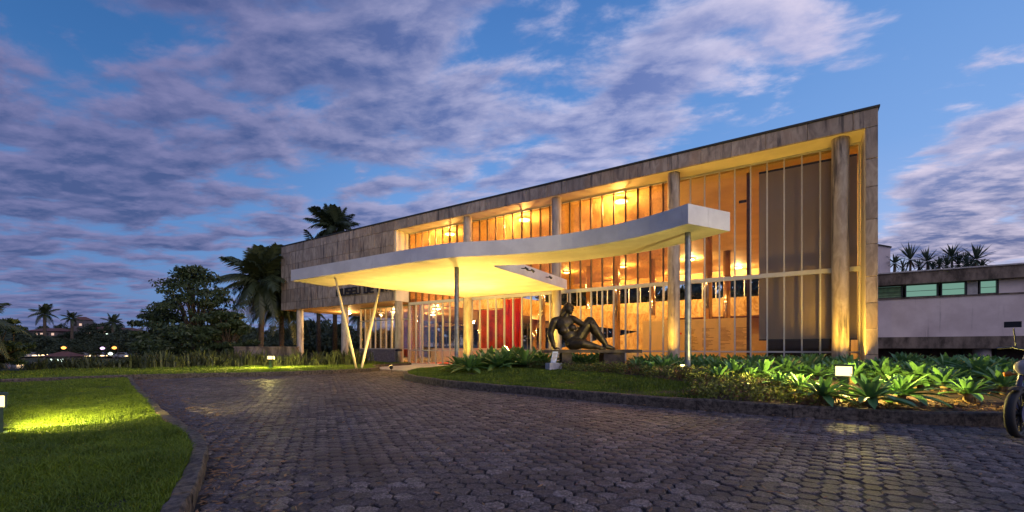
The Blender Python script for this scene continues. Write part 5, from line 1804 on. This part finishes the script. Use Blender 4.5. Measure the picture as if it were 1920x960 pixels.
def palm(name, base_, h, crown, nf, label, lean=(0, 0), r=0.16, cat='palm tree', group=None, up=1.0):
    t = tag(empty(name, base_), label, cat, group)
    b = Vector(base_); tp = b + Vector((lean[0], lean[1], h))
    mk('trunk', MB().tube([b - Vector((0, 0, .4)), b.lerp(tp, .35) - Vector((lean[0] * .1, lean[1] * .1, 0)), b.lerp(tp, .7), tp], [r * 1.3, r, r * .9, r * 1.05], 10), 'bark', t, True)
    r_ = random.Random(int(abs(base_[0] * 77) + h * 13))
    for i in range(nf):
        tt = i / max(1, nf - 1)
        o = link('frond', FR[min(3, int(tt * 4))], t)
        o.location = (lean[0], lean[1], h)
        el = R(74 - 88 * tt ** 1.1) * up
        o.rotation_euler = (r_.uniform(-.25, .25), -el, i * 2.39996 + r_.uniform(-.25, .25))
        sc_ = crown * r_.uniform(.85, 1.12) * (0.8 + .2 * math.sin(math.pi * tt)); o.scale = (sc_,) * 3
    return t


def at3(px, d, z):
    p = cw((px - 960) / 810 * d, d, z); return (p.x, p.y, p.z)


palm('drooping_palm', at3(488, 34, -1.2), 7.2, 3.5, 40, 'drooping palm beside the left end of the stone block', (0.2, .1), .2)
palm('drooping_palm', at3(528, 36.5, -1.0), 5.6, 3.6, 36, 'lower drooping palm half behind the left end of the museum', (0, 0), .2)
palm('tall_palm', at3(628, 46, -0.1), 13.6, 3.3, 26, 'palm whose crown shows above the roof of the stone block', (0, 0), .22, up=.95)
palm('tall_palm', at3(598, 47.5, -0.1), 11.9, 2.6, 15, 'smaller palm crown just left of the taller one above the roof', (-.3, 0), .2, up=.7)
palm('edge_palm', at3(-78, 13.5, 0.05), 1.75, 1.45, 30, 'low dark palm cut by the left picture edge', (0, 0), .2)
palm('shore_palm', at3(-40, 16, -0.1), 0.9, 1.15, 30, 'short dark palm at the lake edge on the far left', (0, 0), .18)
palm('distant_palm', at3(672, 75, -1.2), 7.6, 2.6, 20, 'palm silhouette far beyond the open ground floor', (0, 0), .25)


# ---------------------------------------------------------------- broadleaf tree on the lawn edge
def limbs_tree(name, base_, label, height, spread, nclump, per, leaf, seed, m='tree', trunk_r=.2, group=None, shape=1.0, cat='tree'):
    r_ = random.Random(seed)
    t = tag(empty(name, base_), label, cat, group)
    b = Vector(base_)
    tb = MB().tube([b - Vector((0, 0, .4)), b + Vector((.05, 0, height * .18)), b + Vector((-.05, .1, height * .36))], [trunk_r * 1.4, trunk_r, trunk_r * .8], 10)
    C = []; Rd = []
    fork = b + Vector((-.05, .1, height * .34))
    lim = MB()
    for i in range(nclump):
        az = i * 2.39996 + r_.uniform(-.4, .4)
        v = r_.random()
        hz = 0.16 + 0.80 * v
        prof = math.sin(math.pi * min(1, max(0, (hz - .06) / 1.0))) ** .6 * (1.12 - .55 * hz * shape)
        rad = spread * prof * math.sqrt(r_.uniform(.2, 1.0))
        c = b + Vector((math.cos(az) * rad, math.sin(az) * rad, height * hz))
        rr_ = spread * r_.uniform(.11, .23)
        C.append(tuple(c)); Rd.append((rr_ * 1.35, rr_ * 1.35, rr_ * .5))
        if i < 26:
            mid = fork.lerp(c, .5) + Vector((r_.uniform(-.2, .2), r_.uniform(-.2, .2), .12 * height * r_.random()))
            lim.tube([fork.lerp(b + Vector((0, 0, height * .2)), r_.random() * .5), mid, c], [trunk_r * .5, trunk_r * .28, trunk_r * .08], 6)
    V, Fq = leafcloud(C, Rd, per, leaf, 1.0, 0.35, seed)
    V = V - np.array(base_)
    mk('trunk', tb, 'bark', t, True)
    mk('limb', lim, 'bark', t, True)
    arr_mesh('crown', V, Fq, m, t)
    return t


limbs_tree('broadleaf_tree', at3(362, 30, -0.9), 'tall dark broadleaf tree with layered crown standing left of the museum', 7.6, 3.7, 120, 92, 0.14, 5, 'tree', .2, None, 1.25)
limbs_tree('broadleaf_tree', at3(425, 29, -0.7), 'lower bushy tree between the tall tree and the palm', 4.2, 1.9, 50, 140, 0.15, 8, 'tree', .13)
limbs_tree('broadleaf_tree', at3(300, 31, -1.0), 'low spreading tree left of the tall dark tree', 4.6, 2.2, 55, 140, 0.15, 9, 'tree', .13)

limbs_tree('shrub', at3(-14, 15.5, -0.05), 'dark rounded shrub at the left picture edge beside the lake', 2.1, 1.0, 40, 110, 0.10, 21, 'tree', .06, None, .6, 'shrub')
# roof garden yuccas on the wing
YM = [frond_mesh(1.0, 1, 0.01, 0.1, 3, 'yucca')]
ym = []
for k in range(3):
    r_ = random.Random(70 + k); m = MB()
    for i in range(46):
        az = i * 2.39996; el = R(85 - 125 * (i / 45)) + r_.uniform(-.15, .15); ln = r_.uniform(.75, 1.0)
        d = Vector((math.cos(az) * math.cos(el), math.sin(az) * math.cos(el), math.sin(el))); wv = Vector((-math.sin(az), math.cos(az), 0)) * .045
        a = d * .06; mid = d * ln * .55; tip = d * ln + Vector((0, 0, -.08))
        m.add([a - wv * .6, a + wv * .6, mid + wv, mid - wv, tip], [(0, 1, 2, 3), (3, 2, 4)])
    me = bpy.data.meshes.new('leaf_head'); me.from_pydata([tuple(v) for v in m.v], [], m.f); me.materials.append(M['yucca']); ym.append(me)
YU = [(1676, 494, .85), (1706, 487, 1.05), (1738, 490, 1.0), (1760, 497, .7), (1784, 482, 1.2), (1810, 494, .8), (1828, 487, 1.1), (1722, 500, .6), (1748, 502, .7), (1774, 499, .8), (1796, 496, .9), (1818, 500, .75), (1840, 499, .7), (1691, 503, .6)]
for i, (px, yy, sz) in enumerate(YU):
    d = 24.0 + (i % 3) * .8
    x, y, z = at3(px, d, 1 + (652 - yy) * d / 810)
    t = tag(empty('yucca', (x, y, 4.66)), ['tallest spiky yucca', 'spiky yucca'][i != 4] + ' on the roof of the side wing, ' + seg(px, ((1695, 'nearest the pale block'), (1745, 'left of the middle'), (1790, 'in the middle'), (9999, 'at the right end'))), 'yucca', 'yuccas on the roof of the side wing')
    mk('stem', MB().tube([(x, y, 4.55), (x + .03, y, z)], [.07, .05], 8), 'bark', t, True)
    o = link('leaf_head', ym[i % 3], t); o.location = (0.03, 0, z - 4.66); o.scale = (sz, sz, sz * (.8 + .13 * (i * 7 % 4))); o.rotation_euler = (.12 * math.sin(i * 5), .12 * math.cos(i * 3), i)
V, Fq = leafcloud([(at3(px, 25.5, 4.85)) for px in range(1700, 1844, 12)], [(.5, .5, .36)] * 12, 110, .12, 1, .2, 31)
struct(arr_mesh('roof_planting', V, Fq, 'yucca'), 'stuff')

# ================================================================ the far shore
far_meshes = []
for k in range(5):
    r_ = np.random.default_rng(200 + k)
    C = []; Rd = []
    for i in range(26):
        az = i * 2.4; hz = r_.uniform(.25, .95); rad = .42 * math.sin(math.pi * hz) ** .5 * r_.uniform(.3, 1)
        C.append((math.cos(az) * rad, math.sin(az) * rad, hz)); q = r_.uniform(.10, .18); Rd.append((q * 1.2, q * 1.2, q * .8))
    V, Fq = leafcloud(C, Rd, 46, .055, 1, .2, 300 + k)
    me_o = arr_mesh('crown', V, Fq, 'fartree'); far_meshes.append(me_o.data); bpy.data.objects.remove(me_o)
tm = MB().tube([(0, 0, -.1), (0, 0, .45)], [.035, .02], 6)
me = bpy.data.meshes.new('trunk'); me.from_pydata(tm.v, [], tm.f); me.materials.append(M['bark'])
n = 0


def tree_top(px):
    """height above the eye line, in photo pixels, of the wooded skyline"""
    return 26 + 16 * math.sin(px * .021 + 1) + 8 * math.sin(px * .057)


for ring, (d, cnt, hh) in enumerate(((104, 80, 7.0), (122, 60, 9.0), (158, 56, 11.0), (215, 40, 12.0))):
    for i in range(cnt):
        px = -160 + (1000 if ring < 2 else 960) * (i + random.uniform(.1, .9)) / cnt
        dd = d + random.uniform(-4, 12)
        x, y, _ = at3(px, dd, 0)
        z = float(terr(np.array([x]), np.array([y]))[0])
        top = 1 + (14 + ring * 10 + 8 * math.sin(px * .03 + ring)) * dd / 810
        h = min(max(3.0, (top - z) * random.uniform(.85, 1.1)), hh * 1.3)
        t = tag(empty('far_tree', (x, y, z)), 'dark far tree ' + ['at the water line', 'in the second row of trees', 'on the middle hillside', 'on the skyline'][ring] + ', ' + seg(px, ((0, 'outside the left edge'), (60, 'at the left edge'), (130, 'around the kiosk'), (200, 'below the lit houses'), (270, 'left of the tall dark tree'), (470, 'behind the tall dark tree'), (600, 'behind the palms'), (9999, 'seen under the museum'))), 'tree', 'trees on the far shore')
        o = link('crown', far_meshes[(i + ring) % 5], t); o.scale = (h * random.uniform(.9, 1.35), h * random.uniform(.9, 1.35), h); o.rotation_euler = (0, 0, random.uniform(0, 6.28))
        o = link('trunk', me, t); o.scale = (h, h, h)
# trees on land behind the museum ground floor and to the right
for i in range(16):
    px = 560 + i * 12; dd = random.uniform(60, 84)
    x, y, _ = at3(px, dd, 0); z = float(terr(np.array([x]), np.array([y]))[0]); h = random.uniform(5, 8.0)
    t = tag(empty('far_tree', (x, y, z)), 'dark tree beyond the open ground floor, ' + ('left of the slanted posts' if px < 640 else 'right of the slanted posts'), 'tree', 'trees beyond the open ground floor')
    o = link('crown', far_meshes[i % 5], t); o.scale = (h, h, h); o.rotation_euler = (0, 0, i)
    o = link('trunk', me, t); o.scale = (h, h, h)
for i in range(18):
    x, y = -48 + i * 2.7, 52 + (i % 4) * 3; h = 7 + (i * 7 % 5)
    t = tag(empty('rear_tree', (x, y, -.07)), 'tree behind the museum seen through its rear windows', 'tree', 'trees behind the museum')
    o = link('crown', far_meshes[i % 5], t); o.scale = (h, h, h); o.rotation_euler = (0, 0, i)
    o = link('trunk', me, t); o.scale = (h, h, h)
for i, (px, yy, d, cr) in enumerate(((84, 590, 140, 4.2), (135, 598, 150, 3.2), (212, 605, 150, 3.6))):
    x, y, _ = at3(px, d, 0); z = float(terr(np.array([x]), np.array([y]))[0]); top = 1 + (652 - yy) * d / 810
    palm('distant_palm', (x, y, z), top - z, cr, 16, ['tall palm standing clear on the far skyline at the left', 'smaller palm right of the tall skyline palm', 'palm above the lit houses on the far skyline'][i], (0, 0), .45)


# street lamps, houses, kiosk and cars on the far shore
def street_lamp(px, yy, d, m, label, r=.42):
    z = 1 + (652 - yy) * d / 810
    x, y, _ = at3(px, d, 0); g = float(terr(np.array([x]), np.array([y]))[0])
    t = tag(empty('street_lamp', (x, y, g)), label, 'street lamp', 'street lamps on the far shore')
    mk('pole', MB().tube([(x, y, g - .3), (x, y, z + .35)], [.09, .06], 6).tube([(x, y, z + .35), (x - CF[0] * .9, y - CF[1] * .9, z + .38)], .05, 5), 'darkmetal', t)
    hx, hy = x - CF[0] * .9, y - CF[1] * .9
    mk('head', MB().lathe([(r * .4, .22), (r, .12), (r * .9, .10)], (hx, hy, z + .06), 10), 'darkmetal', t)
    mk('globe', MB().ell((hx, hy, z), (r, r, r * .8), None, 10, 7), m, t, True)


for a in ((22, 651, 100, 'streetorange', 'orange street lamp at the left end of the far shore'), (127, 652, 99, 'streetorange', 'bright orange street lamp above the red kiosk roof'), (221, 652, 100, 'streetorange', 'bright orange street lamp right of the violet one'),
          (199, 653, 101, 'streetviolet', 'violet-white lamp on the far shore'), (214, 663, 98.5, 'streetwhite', 'low greenish white lamp on the far shore'), (205, 627, 150, 'streetwhite', 'small white lamp by the houses on the hill'),
          (598, 632, 70, 'streetorange', 'orange lamp seen between the pillars of the open ground floor', .16), (653, 655, 66, 'streetorange', 'lower orange lamp seen between the slanted posts', .17), (682, 637, 70, 'streetorange', 'orange lamp near the right slanted post', .13), (680, 657, 64, 'streetcold', 'bluish white lamp just left of the right slanted post', .15),
          (355, 640, 90, 'streetgreen', 'green-white lamp glimpsed through the tall tree', .3), (328, 643, 92, 'streetgreen', 'second green lamp glimpsed through the tall tree', .22), (393, 645, 80, 'streetwhite', 'white lamp glimpsed under the tall tree', .16)):
    street_lamp(*a)


def house(px, base_y, d, wd, hgt, label, roof=1.3):
    x, y, _ = at3(px, d, 0); z = 1 + (652 - base_y) * d / 810
    t = tag(empty('house', (x, y, z)), label, 'house')
    o = Vector((x, y, z))
    ax, ay = BX, BY
    mk('wall', MB().obox(o + BZ * (hgt / 2 - 1.5), ax * wd / 2, ay * wd * .35, BZ * (hgt / 2 + 1.5)), 'housewall', t)
    e = wd * .58; q = wd * .42
    vs = [o - ax * e - ay * q + BZ * hgt * 1.002, o + ax * e - ay * q + BZ * hgt * 1.002, o + ax * e + ay * q + BZ * hgt * 1.002, o - ax * e + ay * q + BZ * hgt * 1.002, o - ax * e * .5 + BZ * (hgt + roof), o + ax * e * .5 + BZ * (hgt + roof)]
    mk('roof', MB().add(vs, [(0, 1, 5, 4), (1, 2, 5), (2, 3, 4, 5), (3, 0, 4), (3, 2, 1, 0)]), 'rooftile', t)
    nwin = max(2, int(wd / 2.2))
    for i in range(nwin):
        u = (i + .5) / nwin * 2 - 1
        mk('window', MB().obox(o + ax * (u * wd * .44) - ay * (wd * .35 + .03) + BZ * hgt * .55, ax * .5, ay * .03, BZ * .45), 'housewin' if (i + int(px)) % 3 != 1 else 'dark', t)


house(100, 634, 170, 12, 2.6, 'low house with reddish roof below the skyline palm')
house(154, 620, 172, 5, 4.2, 'small house with a bright pinkish upper window')
house(195, 631, 168, 9, 2.6, 'long lit house on the hill right of the centre')
house(236, 632, 170, 9, 2.4, 'lit low house beside the tall tree on the hill')
# kiosk with red roof
x, y, _ = at3(122, 97, 0); kz = -2.35
ks = tag(empty('kiosk', (x, y, kz)), 'lakeside kiosk with a red hipped roof and three lamps', 'kiosk')
o = Vector((x, y, kz))
vs = [o + BX * u * 3.2 + BY * v * 2.2 + BZ * 1.45 for u, v in ((-1, -1), (1, -1), (1, 1), (-1, 1))] + [o + BX * -.8 + BZ * 2.5, o + BX * .8 + BZ * 2.5]
mk('roof', MB().add(vs, [(0, 1, 5, 4), (1, 2, 5), (2, 3, 4, 5), (3, 0, 4), (3, 2, 1, 0)]), 'rooftile', ks)
mk('wall', MB().obox(o + BZ * .2 + BY * .6, BX * 2.6, BY * 1.0, BZ * 1.2), 'housewall', ks)
for u in (-2.7, 2.7): mk('post', MB().obox(o + BX * u - BY * 1.8 + BZ * .2, BX * .08, BY * .08, BZ * 1.22), 'housewall', ks)
for u in (-1.25, 0, 1.25): mk('lamp', MB().ell(o + BX * u - BY * 1.9 + BZ * .6 + BX * .1, (.3, .3, .3), None, 8, 6), 'streetwhite', ks)


# cars along the shore road with their lights on
car_root = tag(empty('parked_car'), 'lit car on the far shore road nearest the left edge', 'car', 'cars along the far shore road')
cb_ = MB()
prof = [(-2.0, .35), (-2.0, .85), (-1.5, .95), (-.95, 1.42), (.55, 1.42), (1.1, .95), (1.95, .82), (2.0, .35)]
nP = len(prof)
cb_.add([(px_, -.8, z_) for px_, z_ in prof] + [(px_, .8, z_) for px_, z_ in prof], [tuple(range(nP)), tuple(reversed(range(nP, 2 * nP)))] + [(i + nP, (i + 1) % nP + nP, (i + 1) % nP, i) for i in range(nP)])
mk('body', cb_, 'carpaint', car_root)
for wx_ in (-1.25, 1.25):
    for sy in (-.82, .68):
        mk('wheel', MB().tube([(wx_, sy, .32), (wx_, sy + .14, .32)], .32, 12), 'rubber', car_root)
for sx in (-1,):
    mk('window', MB().add([(-1.35, -.805, .98), (.95, -.805, .98), (.5, -.805, 1.36), (-.9, -.805, 1.36), (-1.35, -.82, .98), (.95, -.82, .98), (.5, -.82, 1.36), (-.9, -.82, 1.36)], [(0, 1, 2, 3), (7, 6, 5, 4), (3, 2, 6, 7), (1, 0, 4, 5), (0, 3, 7, 4), (2, 1, 5, 6)]), 'dark', car_root)
for sy in (-.6, .6):
    mk('headlight', MB().ell((2.0, sy, .66), (.10, .20, .16), None, 8, 6), 'headlight', car_root)
    mk('headlight', MB().ell((1.2, sy * 1.38, .62), (.55, .04, .10), None, 8, 6), 'headlight', car_root)  # long glowing strip along each flank of the car
for i, px in enumerate((32, 60, 80, 160, 190, 216, 234, 268)):
    d = 101 + (i % 3)
    x, y, _ = at3(px, d, 0); z = float(terr(np.array([x]), np.array([y]))[0])
    rz = YAW + (0 if i % 2 else math.pi) + random.uniform(-.15, .15)
    if i % 2 == 0: rz = YAW + random.uniform(-.1, .1)
    if i == 0:
        car_root.location = (x, y, z - .05); car_root.rotation_euler = (0, 0, rz)
    else:
        copy_tree(car_root, (x, y, z - .05), rz, 1.0, 'lit car on the far shore road ' + ['', 'second from the left edge', 'left of the kiosk', 'just right of the kiosk', 'left of the violet lamp', 'under the second orange lamp', 'right of the second orange lamp', 'beside the tall dark tree'][i])

# low boulder-like wall by the lamp on the far lawn and a light stone
x, y, _ = at3(500, 24, 0)
rkm = MB(); rkm.ell((x, y, .25), (1.5, .5, .85), Matrix.Rotation(YAW, 3, 'Z'), 16, 10)
rw = tag(mk('low_wall', MB().obox((x, y, .45), BX * 1.7, BY * .15, BZ * .55).obox((x, y, 1.03), BX * 1.74, BY * .19, BZ * .035), 'concrete', origin=(x, y, 0)), 'low dark garden wall behind the far lawn lamp', 'wall')
